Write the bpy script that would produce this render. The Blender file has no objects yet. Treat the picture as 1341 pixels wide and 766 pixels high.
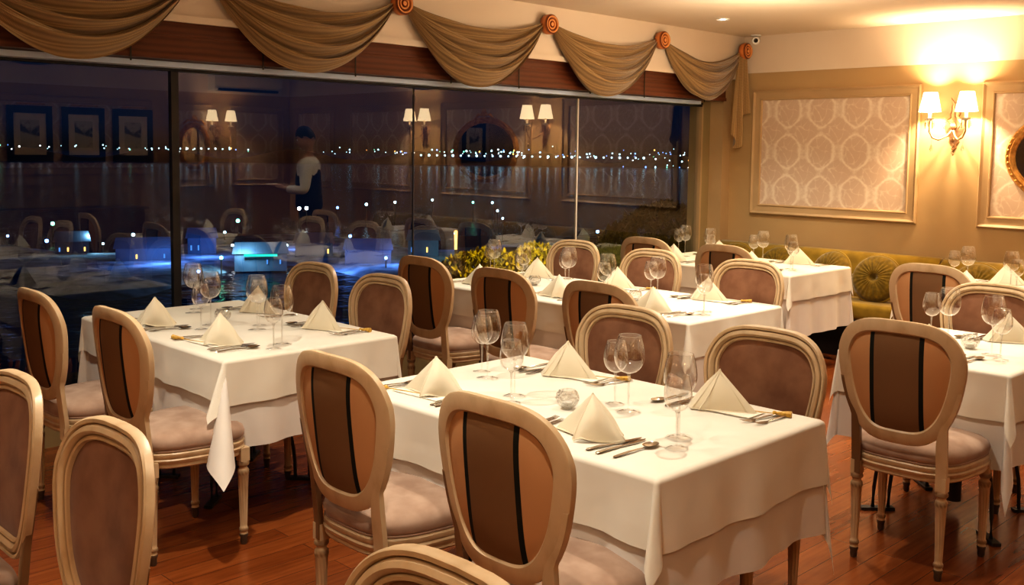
import bpy, math, random
from mathutils import Vector, Matrix
random.seed(11)
PI = math.pi
sc = bpy.context.scene
COL = sc.collection
sin, cos = math.sin, math.cos

# ------------------------------------------------------------------ materials
def newmat(name):
    m = bpy.data.materials.new(name); m.use_nodes = True
    nt = m.node_tree
    return m, nt, nt.nodes['Principled BSDF'], nt.nodes['Material Output']

def N(nt, t, **k):
    n = nt.nodes.new(t)
    for a, b in k.items():
        if a.startswith('i_'):
            n.inputs[int(a[2:])].default_value = b
        else:
            setattr(n, a, b)
    return n

def ramp(nt, fac, stops):
    r = nt.nodes.new('ShaderNodeValToRGB')
    e = r.color_ramp.elements
    e[0].position, e[0].color = stops[0][0], (*stops[0][1], 1)
    e[1].position, e[1].color = stops[-1][0], (*stops[-1][1], 1)
    for p, c in stops[1:-1]:
        x = e.new(p); x.color = (*c, 1)
    nt.links.new(fac, r.inputs[0])
    return r.outputs[0]

def bump(nt, b, h, strength=.2, dist=.01):
    n = nt.nodes.new('ShaderNodeBump'); n.inputs['Strength'].default_value = strength
    n.inputs['Distance'].default_value = dist
    nt.links.new(h, n.inputs['Height']); nt.links.new(n.outputs[0], b.inputs['Normal'])

def noise_mat(name, c1, c2, rough=.5, scale=8, detail=4, metallic=0, bstr=0, bscale=None, sheen=0, spec=.5, lo=.35, hi=.65, bdist=.005):
    m, nt, b, o = newmat(name)
    tc = N(nt, 'ShaderNodeTexCoord')
    n = N(nt, 'ShaderNodeTexNoise'); n.inputs['Scale'].default_value = scale; n.inputs['Detail'].default_value = detail
    nt.links.new(tc.outputs['Object'], n.inputs['Vector'])
    nt.links.new(ramp(nt, n.outputs[0], [(lo, c1), (hi, c2)]), b.inputs['Base Color'])
    b.inputs['Roughness'].default_value = rough; b.inputs['Metallic'].default_value = metallic
    b.inputs['Specular IOR Level'].default_value = spec
    if sheen:
        b.inputs['Sheen Weight'].default_value = sheen; b.inputs['Sheen Roughness'].default_value = .4
    if bstr:
        n2 = N(nt, 'ShaderNodeTexNoise'); n2.inputs['Scale'].default_value = bscale or scale
        nt.links.new(tc.outputs['Object'], n2.inputs['Vector'])
        bump(nt, b, n2.outputs[0], bstr, bdist)
    return m

def emit_mat(name, col, strength, sampling=True):
    m = bpy.data.materials.new(name); m.use_nodes = True
    nt = m.node_tree; nt.nodes.clear()
    e = N(nt, 'ShaderNodeEmission'); e.inputs[0].default_value = (*col, 1); e.inputs[1].default_value = strength
    o = N(nt, 'ShaderNodeOutputMaterial'); nt.links.new(e.outputs[0], o.inputs[0])
    if not sampling:
        m.cycles.emission_sampling = 'NONE'
    return m

def thin_glass(name, ior=1.5, mult=2.0, tint=(1, 1, 1), add=0.0, rough=0.0):
    m = bpy.data.materials.new(name); m.use_nodes = True
    nt = m.node_tree; nt.nodes.clear()
    tr = N(nt, 'ShaderNodeBsdfTransparent'); tr.inputs[0].default_value = (*tint, 1)
    gl = N(nt, 'ShaderNodeBsdfGlossy'); gl.inputs[0].default_value = (1, 1, 1, 1); gl.inputs['Roughness'].default_value = rough
    fr = N(nt, 'ShaderNodeFresnel'); fr.inputs[0].default_value = ior
    # same reflectance from either face of the thin sheet
    geo = N(nt, 'ShaderNodeNewGeometry')
    mix_n = N(nt, 'ShaderNodeMath', operation='MULTIPLY_ADD'); 
    mu = N(nt, 'ShaderNodeMath', operation='MULTIPLY_ADD', use_clamp=True); mu.inputs[1].default_value = mult; mu.inputs[2].default_value = add
    nt.nodes.remove(mix_n)
    inv = N(nt, 'ShaderNodeMapRange'); inv.inputs[3].default_value = ior; inv.inputs[4].default_value = 1.0 / ior
    nt.links.new(geo.outputs['Backfacing'], inv.inputs[0]); 
    # Fresnel node already inverts IOR on back faces; feed the inverse to cancel it
    nt.links.new(inv.outputs[0], fr.inputs[0])
    nt.links.new(fr.outputs[0], mu.inputs[0])
    mx = N(nt, 'ShaderNodeMixShader')
    nt.links.new(mu.outputs[0], mx.inputs[0]); nt.links.new(tr.outputs[0], mx.inputs[1]); nt.links.new(gl.outputs[0], mx.inputs[2])
    o = N(nt, 'ShaderNodeOutputMaterial'); nt.links.new(mx.outputs[0], o.inputs[0])
    return m

M = {}
# painted antique wood of the chairs: cream rubbed back to brown in the grooves
def wood_cream():
    m, nt, b, o = newmat('antique_cream_wood')
    tc = N(nt, 'ShaderNodeTexCoord')
    n = N(nt, 'ShaderNodeTexNoise'); n.inputs['Scale'].default_value = 14; n.inputs['Detail'].default_value = 6
    mp = N(nt, 'ShaderNodeMapping'); mp.inputs['Scale'].default_value = (1.5, 1.5, .8)
    nt.links.new(tc.outputs['Object'], mp.inputs[0]); nt.links.new(mp.outputs[0], n.inputs['Vector'])
    base = ramp(nt, n.outputs[0], [(.25, (.47, .325, .185)), (.5, (.56, .405, .245)), (.8, (.60, .445, .28))])
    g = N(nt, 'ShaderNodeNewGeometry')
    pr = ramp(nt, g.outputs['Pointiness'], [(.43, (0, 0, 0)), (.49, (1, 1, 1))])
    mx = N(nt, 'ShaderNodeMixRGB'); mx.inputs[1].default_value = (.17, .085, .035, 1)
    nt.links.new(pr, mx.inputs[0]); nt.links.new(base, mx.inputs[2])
    nt.links.new(mx.outputs[0], b.inputs['Base Color']); b.inputs['Roughness'].default_value = .42
    bump(nt, b, n.outputs[0], .15, .002)
    return m
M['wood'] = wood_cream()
M['uph'] = noise_mat('brown_velvet', (.175, .080, .045), (.255, .128, .075), .85, 9, 5, sheen=.2, spec=.15, bstr=.15, bscale=500, bdist=.001)
M['seat'] = noise_mat('mauve_seat_velvet', (.31, .20, .145), (.43, .30, .225), .85, 10, 5, sheen=.2, spec=.15)
def stripe_mat():
    m, nt, b, o = newmat('striped_back_fabric')
    tc = N(nt, 'ShaderNodeTexCoord'); sx = N(nt, 'ShaderNodeSeparateXYZ'); nt.links.new(tc.outputs['Object'], sx.inputs[0])
    ab = N(nt, 'ShaderNodeMath', operation='ABSOLUTE'); nt.links.new(sx.outputs[0], ab.inputs[0])
    mr = N(nt, 'ShaderNodeMapRange'); mr.inputs[2].default_value = .2; nt.links.new(ab.outputs[0], mr.inputs[0])
    r = N(nt, 'ShaderNodeValToRGB'); r.color_ramp.interpolation = 'CONSTANT'
    e = r.color_ramp.elements; e[0].position = 0; e[0].color = (.20, .108, .052, 1)
    e[1].position = .425; e[1].color = (.012, .013, .010, 1)
    x = e.new(.51); x.color = (.53, .285, .135, 1)
    nt.links.new(mr.outputs[0], r.inputs[0]); nt.links.new(r.outputs[0], b.inputs['Base Color'])
    b.inputs['Roughness'].default_value = .8; b.inputs['Specular IOR Level'].default_value = .2
    w = N(nt, 'ShaderNodeTexWave'); w.inputs['Scale'].default_value = 260; nt.links.new(tc.outputs['Object'], w.inputs[0]); bump(nt, b, w.outputs[1], .12, .001)
    return m
M['stripe'] = stripe_mat()
M['foot'] = noise_mat('worn_dark_foot', (.05, .03, .018), (.10, .06, .035), .5)
def linen(name, c1, c2):
    m, nt, b, o = newmat(name)
    tc = N(nt, 'ShaderNodeTexCoord')
    n = N(nt, 'ShaderNodeTexNoise'); n.inputs['Scale'].default_value = 3.5; n.inputs['Detail'].default_value = 3
    nt.links.new(tc.outputs['Object'], n.inputs['Vector'])
    nt.links.new(ramp(nt, n.outputs[0], [(.3, c1), (.7, c2)]), b.inputs['Base Color'])
    b.inputs['Roughness'].default_value = .75; b.inputs['Specular IOR Level'].default_value = .2
    b.inputs['Sheen Weight'].default_value = .15
    n2 = N(nt, 'ShaderNodeTexNoise'); n2.inputs['Scale'].default_value = 5; n2.inputs['Detail'].default_value = 2
    nt.links.new(tc.outputs['Object'], n2.inputs['Vector']); bump(nt, b, n2.outputs[0], .25, .02)
    return m
M['cloth'] = linen('ivory_tablecloth', (.72, .66, .56), (.78, .73, .63))
M['cloth2'] = linen('pale_undercloth', (.66, .60, .54), (.72, .66, .60))
M['napkin'] = linen('cream_napkin', (.74, .66, .50), (.80, .72, .56))
M['card'] = noise_mat('cream_menu_card', (.80, .74, .62), (.86, .80, .68), .6)
M['tassel'] = noise_mat('gold_tassel', (.45, .24, .03), (.75, .45, .08), .5, 120, sheen=.3)
M['steel'] = noise_mat('polished_steel', (.60, .56, .50), (.72, .68, .62), .13, 20, metallic=1)
M['glass'] = thin_glass('wine_glass_crystal', 1.5, 3.0, (.985, .985, .98), .03, .03)
M['footg'] = thin_glass('glass_foot', 1.5, 1.8, (.99, .99, .99), .02, .03)
M['stem'] = thin_glass('glass_stem', 1.6, 2.4, (.97, .97, .96), .10, .06)
def cutglass():
    m = thin_glass('cut_glass', 1.6, 2.0, (.9, .9, .88), .12, .06)
    nt = m.node_tree; tc = N(nt, 'ShaderNodeTexCoord'); w = N(nt, 'ShaderNodeTexVoronoi'); w.inputs['Scale'].default_value = 90
    nt.links.new(tc.outputs['Object'], w.inputs[0])
    bp = N(nt, 'ShaderNodeBump'); bp.inputs['Strength'].default_value = 1; bp.inputs['Distance'].default_value = .006; nt.links.new(w.outputs[0], bp.inputs['Height'])
    for n in nt.nodes:
        if n.type in ('BSDF_GLOSSY', 'FRESNEL'):
            nt.links.new(bp.outputs[0], n.inputs['Normal'])
    return m
M['cut'] = cutglass()
M['pane'] = thin_glass('window_glass', 1.5, 2.5, (.88, .91, .94), .0, 0)
M['iron'] = noise_mat('black_iron', (.010, .009, .008), (.022, .020, .018), .45)
M['board'] = noise_mat('tabletop_board', (.20, .12, .07), (.26, .16, .09), .6)
M['gold'] = noise_mat('gilt_frame', (.55, .27, .07), (.85, .50, .16), .35, 25, metallic=.5, bstr=.3, bscale=60)
M['rosette'] = noise_mat('orange_wood_rosette', (.45, .13, .035), (.62, .22, .06), .4, 18)
def ring_mat():
    m, nt, b, o = newmat('ringed_orange_wood')
    tc = N(nt, 'ShaderNodeTexCoord'); w = N(nt, 'ShaderNodeTexWave', wave_type='RINGS', rings_direction='X'); w.inputs['Scale'].default_value = 13.5; w.inputs['Phase Offset'].default_value = 1.0
    nt.links.new(tc.outputs['Object'], w.inputs[0])
    nt.links.new(ramp(nt, w.outputs[1], [(.15, (.16, .035, .008)), (.5, (.62, .20, .05)), (.9, (.80, .36, .12))]), b.inputs['Base Color']); b.inputs['Roughness'].default_value = .35
    return m
M['rings'] = ring_mat()
M['mirror'] = noise_mat('silver_mirror', (.75, .75, .75), (.8, .8, .8), .02, metallic=1)
M['black'] = noise_mat('black_plastic', (.01, .01, .01), (.02, .02, .02), .3)
M['white'] = noise_mat('white_plastic', (.75, .72, .66), (.8, .77, .7), .4)
M['olive'] = noise_mat('olive_gold_velvet', (.17, .105, .010), (.27, .17, .016), .8, 6, 4, sheen=.5, spec=.15)
M['olive_dk'] = noise_mat('olive_green_velvet', (.10, .062, .006), (.17, .108, .010), .8, 30, 4, sheen=.5, spec=.15)

def floor_mat():
    m, nt, b, o = newmat('orange_oak_floor')
    tc = N(nt, 'ShaderNodeTexCoord')
    mp = N(nt, 'ShaderNodeMapping'); mp.inputs['Rotation'].default_value = (0, 0, PI / 2)
    nt.links.new(tc.outputs['Object'], mp.inputs[0])
    br = N(nt, 'ShaderNodeTexBrick'); br.inputs['Scale'].default_value = 1
    br.inputs['Brick Width'].default_value = 1.1; br.inputs['Row Height'].default_value = .11; br.inputs['Mortar Size'].default_value = .0014
    br.inputs['Color1'].default_value = (.27, .080, .020, 1); br.inputs['Color2'].default_value = (.19, .050, .012, 1); br.inputs['Mortar'].default_value = (.08, .02, .006, 1)
    nt.links.new(mp.outputs[0], br.inputs['Vector'])
    n = N(nt, 'ShaderNodeTexNoise'); n.inputs['Scale'].default_value = 5; n.inputs['Detail'].default_value = 8
    m2 = N(nt, 'ShaderNodeMapping'); m2.inputs['Scale'].default_value = (9, .8, 1); nt.links.new(tc.outputs['Object'], m2.inputs[0]); nt.links.new(m2.outputs[0], n.inputs['Vector'])
    mx = N(nt, 'ShaderNodeMixRGB', blend_type='MULTIPLY'); mx.inputs[0].default_value = .7
    nt.links.new(br.outputs[0], mx.inputs[1]); nt.links.new(ramp(nt, n.outputs[0], [(.3, (.55, .45, .4)), (.7, (1, 1, 1))]), mx.inputs[2])
    nt.links.new(mx.outputs[0], b.inputs['Base Color']); b.inputs['Roughness'].default_value = .24
    bump(nt, b, br.outputs[1], .1, .002)
    return m
M['floor'] = floor_mat()
M['tan'] = noise_mat('tan_wall_paint', (.47, .315, .150), (.51, .345, .168), .6, 2, bstr=.08, bscale=120)
M['tanf'] = noise_mat('tan_moulding_paint', (.46, .315, .165), (.50, .345, .185), .5, 3)
M['cream'] = noise_mat('cream_wall_paint', (.74, .61, .47), (.78, .65, .51), .7, 1.5)
M['ceil'] = noise_mat('ceiling_paint', (.72, .60, .46), (.76, .64, .50), .8, 1.2)
M['dado'] = noise_mat('olive_wall_paint', (.30, .22, .10), (.34, .25, .12), .7, 2)

def damask():
    m, nt, b, o = newmat('damask_wallpaper')
    tc = N(nt, 'ShaderNodeTexCoord'); s = N(nt, 'ShaderNodeSeparateXYZ'); nt.links.new(tc.outputs['Object'], s.inputs[0])
    def mt(op, a, c=None, d=None):
        n = N(nt, 'ShaderNodeMath', operation=op)
        for i, v in enumerate((a, c, d)):
            if v is None: continue
            if isinstance(v, (int, float)): n.inputs[i].default_value = v
            else: nt.links.new(v, n.inputs[i])
        return n.outputs[0]
    u = mt('MULTIPLY', mt('ADD', s.outputs[0], s.outputs[1]), 2 * PI / .32)
    v = mt('MULTIPLY', s.outputs[2], 2 * PI / .36)
    # small distortion of the ogee lattice so that its lines scroll
    u2 = mt('ADD', u, mt('MULTIPLY', mt('SINE', mt('MULTIPLY', v, 2)), .45))
    v2 = mt('ADD', v, mt('MULTIPLY', mt('COSINE', mt('MULTIPLY', u, 2)), .55))
    L = mt('ADD', mt('COSINE', u), mt('ADD', mt('COSINE', v), mt('MULTIPLY', mt('COSINE', mt('MULTIPLY', v, 2)), .28)))
    line = mt('SUBTRACT', 1, mt('MULTIPLY', mt('ABSOLUTE', L), 2.2))
    L2 = mt('ADD', mt('COSINE', mt('MULTIPLY', u2, 3)), mt('COSINE', mt('MULTIPLY', v2, 3)))
    fl2 = mt('MULTIPLY', mt('SUBTRACT', 1, mt('MULTIPLY', mt('ABSOLUTE', L2), 2.4)), .45)
    hatch = mt('MAXIMUM', line, fl2)
    n = N(nt, 'ShaderNodeTexNoise'); n.inputs['Scale'].default_value = 45; n.inputs['Detail'].default_value = 3; nt.links.new(tc.outputs['Object'], n.inputs['Vector'])
    fac = mt('ADD', hatch, mt('MULTIPLY', mt('SUBTRACT', n.outputs[0], .5), 1.4))
    nt.links.new(ramp(nt, fac, [(.05, (.62, .46, .34)), (.5, (.70, .56, .43)), (.9, (.78, .66, .53))]), b.inputs['Base Color'])
    b.inputs['Roughness'].default_value = .6
    return m
M['damask'] = damask()

def swag_mat():
    m, nt, b, o = newmat('gold_brown_woven_drape')
    tc = N(nt, 'ShaderNodeTexCoord')
    uv = N(nt, 'ShaderNodeUVMap')
    w = N(nt, 'ShaderNodeTexWave', wave_type='BANDS', bands_direction='Y'); w.inputs['Scale'].default_value = 24; w.inputs['Distortion'].default_value = .6
    w2 = N(nt, 'ShaderNodeTexWave', wave_type='BANDS', bands_direction='X'); w2.inputs['Scale'].default_value = 50; w2.inputs['Distortion'].default_value = .6
    nt.links.new(uv.outputs[0], w.inputs[0]); nt.links.new(uv.outputs[0], w2.inputs[0])
    ad = N(nt, 'ShaderNodeMath', operation='MULTIPLY'); nt.links.new(w.outputs[1], ad.inputs[0]); nt.links.new(w2.outputs[1], ad.inputs[1])
    nt.links.new(ramp(nt, ad.outputs[0], [(.0, (.23, .135, .05)), (.9, (.52, .33, .135))]), b.inputs['Base Color'])
    b.inputs['Roughness'].default_value = .55; b.inputs['Sheen Weight'].default_value = .4
    bump(nt, b, ad.outputs[0], .3, .004)
    return m
M['swag'] = swag_mat()
def blind_mat():
    m, nt, b, o = newmat('dark_red_wood_blind')
    tc = N(nt, 'ShaderNodeTexCoord'); w = N(nt, 'ShaderNodeTexWave', bands_direction='Z'); w.inputs['Scale'].default_value = 9; w.inputs['Distortion'].default_value = 1.5
    nt.links.new(tc.outputs['Object'], w.inputs[0])
    nt.links.new(ramp(nt, w.outputs[1], [(.0, (.085, .022, .008)), (.8, (.125, .034, .012))]), b.inputs['Base Color'])
    b.inputs['Roughness'].default_value = .45; bump(nt, b, w.outputs[1], .2, .003)
    return m
M['blind'] = blind_mat()
M['alu'] = noise_mat('pale_aluminium', (.55, .66, .85), (.62, .72, .9), .4)
M['dkframe'] = noise_mat('dark_window_frame', (.012, .012, .014), (.02, .02, .024), .5)
M['shade'] = None
def shade_mat():
    m, nt, b, o = newmat('lit_fabric_shade')
    b.inputs['Base Color'].default_value = (.85, .7, .5, 1)
    b.inputs['Emission Color'].default_value = (1, .74, .42, 1); b.inputs['Emission Strength'].default_value = 4.5
    tc = N(nt, 'ShaderNodeTexCoord'); n = N(nt, 'ShaderNodeTexNoise'); n.inputs['Scale'].default_value = 60; nt.links.new(tc.outputs['Object'], n.inputs['Vector']); bump(nt, b, n.outputs[0], .1, .002)
    return m
M['shade'] = shade_mat()
M['crystal'] = thin_glass('crystal_drop', 1.6, 2.5, (.92, .9, .85), .15, .05)
M['brass'] = noise_mat('aged_silver_brass', (.30, .17, .09), (.50, .33, .20), .35, 30, metallic=.7)
M['lamp_face'] = emit_mat('downlight_lamp', (1, .93, .82), 30)
M['water'] = noise_mat('night_sea', (.001, .003, .007), (.002, .005, .010), .15, .05, bstr=.8, bscale=.4, bdist=.5, spec=.06)
M['land'] = noise_mat('dark_land', (.006, .010, .014), (.014, .020, .026), .9, .05)
M['quay'] = noise_mat('stone_quay', (.05, .06, .08), (.22, .26, .30), .8, .35, 5)
M['house'] = noise_mat('night_house_wall', (.03, .045, .07), (.06, .08, .11), .8, .3)
M['leaf'] = noise_mat('night_foliage', (.12, .10, .008), (.34, .26, .01), .8, 6, lo=.4, hi=.6)
M['leafdk'] = noise_mat('dark_foliage', (.012, .022, .010), (.05, .055, .014), .8, 5)

# ------------------------------------------------------------------ mesh building
class MB:
    def __init__(s): s.v = []; s.f = []; s.uv = None
    def add(s, vs, fs):
        o = len(s.v); s.v += [tuple(x) for x in vs]; s.f += [tuple(i + o for i in f) for f in fs]; return s
    def box(s, x0, x1, y0, y1, z0, z1, m=None):
        vs = [Vector((x, y, z)) for z in (z0, z1) for y in (y0, y1) for x in (x0, x1)]
        if m: vs = [m @ v for v in vs]
        return s.add(vs, [(0, 2, 3, 1), (4, 5, 7, 6), (0, 1, 5, 4), (2, 6, 7, 3), (0, 4, 6, 2), (1, 3, 7, 5)])
    def lathe(s, prof, n=24, m=None, flute=None, cap0=False, cap1=False):
        vs = []; fs = []
        for (r, z) in prof:
            for k in range(n):
                a = 2 * PI * k / n; rr = r
                if flute: rr = r * (1 - flute(z) * (1 if k % 2 else 0))
                vs.append(Vector((rr * cos(a), rr * sin(a), z)))
        for i in range(len(prof) - 1):
            for k in range(n):
                k2 = (k + 1) % n
                fs.append((i * n + k, i * n + k2, (i + 1) * n + k2, (i + 1) * n + k))
        if cap0: fs.append(tuple(range(n))[::-1])
        if cap1: fs.append(tuple((len(prof) - 1) * n + k for k in range(n)))
        if m: vs = [m @ v for v in vs]
        return s.add(vs, fs)
    def tube(s, pts, r, n=8, caps=True):
        pts = [Vector(p) for p in pts]; vs = []; fs = []
        if not isinstance(r, (list, tuple)): r = [r] * len(pts)
        up = Vector((0, 0, 1))
        for i, p in enumerate(pts):
            t = (pts[min(i + 1, len(pts) - 1)] - pts[max(i - 1, 0)]).normalized()
            a = t.cross(up)
            if a.length < .05: a = t.cross(Vector((0, 1, 0)))
            a.normalize(); b = t.cross(a)
            for k in range(n):
                an = 2 * PI * k / n
                vs.append(p + (a * cos(an) + b * sin(an)) * r[i])
        for i in range(len(pts) - 1):
            for k in range(n):
                k2 = (k + 1) % n
                fs.append((i * n + k, (i + 1) * n + k, (i + 1) * n + k2, i * n + k2))
        if caps:
            fs.append(tuple(range(n))); fs.append(tuple((len(pts) - 1) * n + k for k in range(n))[::-1])
        return s.add(vs, fs)
    def grid(s, fn, nu, nv, closed_u=False):
        vs = [fn(i / (nu if closed_u else nu - 1) if nu > 1 else 0, j / (nv - 1)) for j in range(nv) for i in range(nu)]
        fs = []
        for j in range(nv - 1):
            for i in range(nu if closed_u else nu - 1):
                i2 = (i + 1) % nu
                fs.append((j * nu + i, j * nu + i2, (j + 1) * nu + i2, (j + 1) * nu + i))
        return s.add(vs, fs)
    def sphere(s, c, r, n=12, sc_=(1, 1, 1)):
        c = Vector(c)
        pr = [(sin(PI * i / n) * r + 1e-5, -cos(PI * i / n) * r) for i in range(n + 1)]
        m = Matrix.Translation(c) @ Matrix.Diagonal((*sc_, 1))
        return s.lathe(pr, max(8, n + 4), m)
    def build(s, name, mat, parent=None, smooth=35, mats=None):
        me = bpy.data.meshes.new(name); me.from_pydata(s.v, [], s.f); me.update()
        me.materials.append(M[mat] if isinstance(mat, str) else mat)
        if smooth:
            me.shade_smooth()
            if smooth < 180: me.set_sharp_from_angle(angle=math.radians(smooth))
        o = bpy.data.objects.new(name, me); COL.objects.link(o)
        if parent: o.parent = parent
        return o

def tag(o, label=None, cat=None, group=None, kind=None):
    if label: o['label'] = label
    if cat: o['category'] = cat
    if group: o['group'] = group
    if kind: o['kind'] = kind
    return o
def empty(name, loc=(0, 0, 0), rz=0):
    o = bpy.data.objects.new(name, None); COL.objects.link(o); o.location = loc; o.rotation_euler = (0, 0, rz); o.empty_display_size = .1
    return o
def struct(name, mb, mat, parent=None, smooth=0):
    o = mb.build(name, mat, parent, smooth)
    if not parent: o['kind'] = 'structure'
    return o
KIDS = {}
def kids(o): return [c for c in bpy.data.objects if c.parent == o]
def dup(root, loc, rz, label=None, group=None):
    if root.name not in KIDS:
        KIDS[root.name] = [(c, kids(c)) for c in kids(root)]
    r = root.copy(); COL.objects.link(r); r.location = loc; r.rotation_euler = (0, 0, rz)
    if label: r['label'] = label
    if group: r['group'] = group
    for c, gs in KIDS[root.name]:
        d = c.copy(); COL.objects.link(d); d.parent = r
        for g in gs:
            e = g.copy(); COL.objects.link(e); e.parent = d
    return r
USED = set()
def put(proto, loc, rz, label, group=None):
    if proto.name not in USED:
        if proto.name not in KIDS: KIDS[proto.name] = [(c, kids(c)) for c in kids(proto)]
        USED.add(proto.name); proto.location = loc; proto.rotation_euler = (0, 0, rz); proto['label'] = label
        if group: proto['group'] = group
        return proto
    return dup(proto, loc, rz, label, group)
def sp(t, p): return math.copysign(abs(t) ** p, t)

# ------------------------------------------------------------------ room constants
XW, XB = -5.45, -5.17        # glass plane, soffit face
YB, XR, YF = 8.06, 1.9, -2.4
ZC, ZR = 2.655, 2.325
ZG0, ZG1 = .22, 2.035

# ------------------------------------------------------------------ setting
struct('floor', MB().box(XW - .1, XR + .1, YF - .1, YB + .1, -.12, 0), 'floor')
struct('ceiling', MB().box(XW - .1, XR + .1, YF - .1, YB + .1, ZC, ZC + .1), 'ceil')
wb = struct('wall_back', MB().box(XW - .1, XR + .1, YB, YB + .1, 0, ZR), 'tan')
struct('wall_back_upper', MB().box(XW - .1, XR + .1, YB - .004, YB + .1, ZR, ZC), 'cream', wb)
wr = struct('wall_right', MB().box(XR, XR + .1, YF, YB, 0, ZR), 'tan')
struct('wall_right_upper', MB().box(XR - .004, XR + .1, YF, YB, ZR, ZC), 'cream', wr)
wf = struct('wall_front', MB().box(XW - .1, XR + .1, YF - .1, YF, 0, ZC), 'tan')
wl = struct('wall_left', MB().box(XW - .12, XW + .02, YF, YB, 0, ZG0).box(XW - .12, XW + .02, YF, YB, ZG1 + .02, ZC).box(XW - .12, XW + .02, 7.80, YB, ZG0, ZG1 + .02).box(XW - .12, XW + .02, YF, -.9, ZG0, ZG1 + .02), 'dado')
# cream soffit above the window, with its small cornice
struct('trim_1', MB().box(XW, XB, YF, YB, 2.27, ZC).box(XB - .002, XB + .02, YF, YB, 2.262, 2.30), 'cream')
struct('trim_2', MB().box(XW, XW + .16, 7.93, YB, 0, 2.27), 'tanf')
struct('baseboard_back', MB().box(XW + .16, XR, YB - .02, YB, 0, .12), 'tanf')
struct('baseboard_right', MB().box(XR - .02, XR, YF, YB, 0, .12), 'tanf')

# windows: four tall panes, then a further one behind the camera's side
mull = [-.85, .95, 2.675, 4.415, 6.104, 7.794]
for i in range(5):
    y0, y1 = mull[i], mull[i + 1]
    w = empty('window_%d' % (i + 1), (XW, (y0 + y1) / 2, ZG0)); w['kind'] = 'structure'
    h = (y1 - y0) / 2
    MB().grid(lambda a, b: (0, -h + 2 * h * a, (ZG1 - ZG0) * b), 2, 2).build('pane', 'pane', w, 0)
    MB().box(-.03, .03, -h, h, ZG1 - ZG0 - .015, ZG1 - ZG0 + .02).box(-.03, .03, -h, h, -.02, .02).build('frame', 'dkframe', w, 0)
    wd = {0: .03, 1: .022, 2: .004, 3: .007, 4: .012}[i]; dp_ = {0: .03, 1: .018, 2: .006, 3: .008, 4: .03}[i]
    MB().box(-dp_, dp_, h - wd, h + wd, 0, ZG1 - ZG0).build('mullion', 'dkframe' if i < 3 else ('tanf' if i == 4 else 'white'), w, 0)
# metal strip under the blind
struct('trim_3', MB().box(XW + .02, XW + .13, YF, 7.62, ZG1 - .002, ZG1 + .028), 'alu')

# blinds
by = [1.0, 2.05, 3.45, 4.9, 6.35, 7.86]
bl = ['behind the first swag at the near end', 'behind the second swag from the camera', 'behind the third swag', 'behind the fourth swag', 'behind the last swag beside the corner']
by = [-.6, 2.0, 3.43, 4.87, 6.3, 7.86]
for i in range(5):
    mb = MB(); y0, y1 = by[i] + .004, by[i + 1] - .004
    e = empty('wooden_blind', ((XW + .14), (y0 + y1) / 2, ZG1)); h = (y1 - y0) / 2
    mb.box(-.10, .09, -h, h, .06, .225)
    mb.build('stack', 'blind', e, 0)
    MB().box(-.08, .10, -h, h, .032, .060).build('bottom_rail', 'blind', e, 0)
    MB().box(.085, .10, -h, h, .16, .235).build('valance', 'blind', e, 0)
    for k in (-.55, .55):
        MB().box(.10, .104, h * k - .004, h * k + .004, .01, .235).build('cord', 'iron', e, 0)
    tag(e, 'dark red-brown raised wooden blind ' + bl[i], 'blind', 'wooden blinds above the window')

# wall panels: raised moulding round damask paper
tn = [4]
def panel(x0, x1, z0=1.05, z1=2.17, wall='back'):
    tn[0] += 1
    def P(u, d, z):   # u along the wall, d out of the wall
        return (u, YB - d, z) if wall == 'back' else (XR - d, u, z)
    prof = [(0, 0), (0, .022), (.012, .034), (.022, .026), (.030, .020), (.075, .016), (.082, .024), (.090, .022), (.096, .004)]
    def ring(k, off):
        a = [(x0 + off, z0 + off), (x1 - off, z0 + off), (x1 - off, z1 - off), (x0 + off, z1 - off)]
        return a[k]
    vs = []; fs = []
    for (o, d) in prof:
        for k in range(4):
            u, z = ring(k, o); vs.append(P(u, d, z))
    for i in range(len(prof) - 1):
        for k in range(4):
            k2 = (k + 1) % 4; fs.append((i * 4 + k, i * 4 + k2, (i + 1) * 4 + k2, (i + 1) * 4 + k))
    t = struct('trim_%d' % tn[0], MB().add(vs, fs), 'tanf')
    a = .09
    struct('paper', MB().add([P(x0 + a, .006, z0 + a), P(x1 - a, .006, z0 + a), P(x1 - a, .006, z1 - a), P(x0 + a, .006, z1 - a)], [(0, 1, 2, 3)]), 'damask', t)
panel(-5.05, -3.505); panel(-3.03, -1.5); panel(-.98, .45); panel(.75, 1.75)
panel(7.1, 7.95, wall='right'); panel(6.2, 6.86, wall='right'); panel(3.95, 5.98, 1.22, 2.2, wall='right')
struct('trim_4', MB().box(XR - .03, XR, 0, 6.1, 1.10, 1.17), 'tanf')

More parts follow.
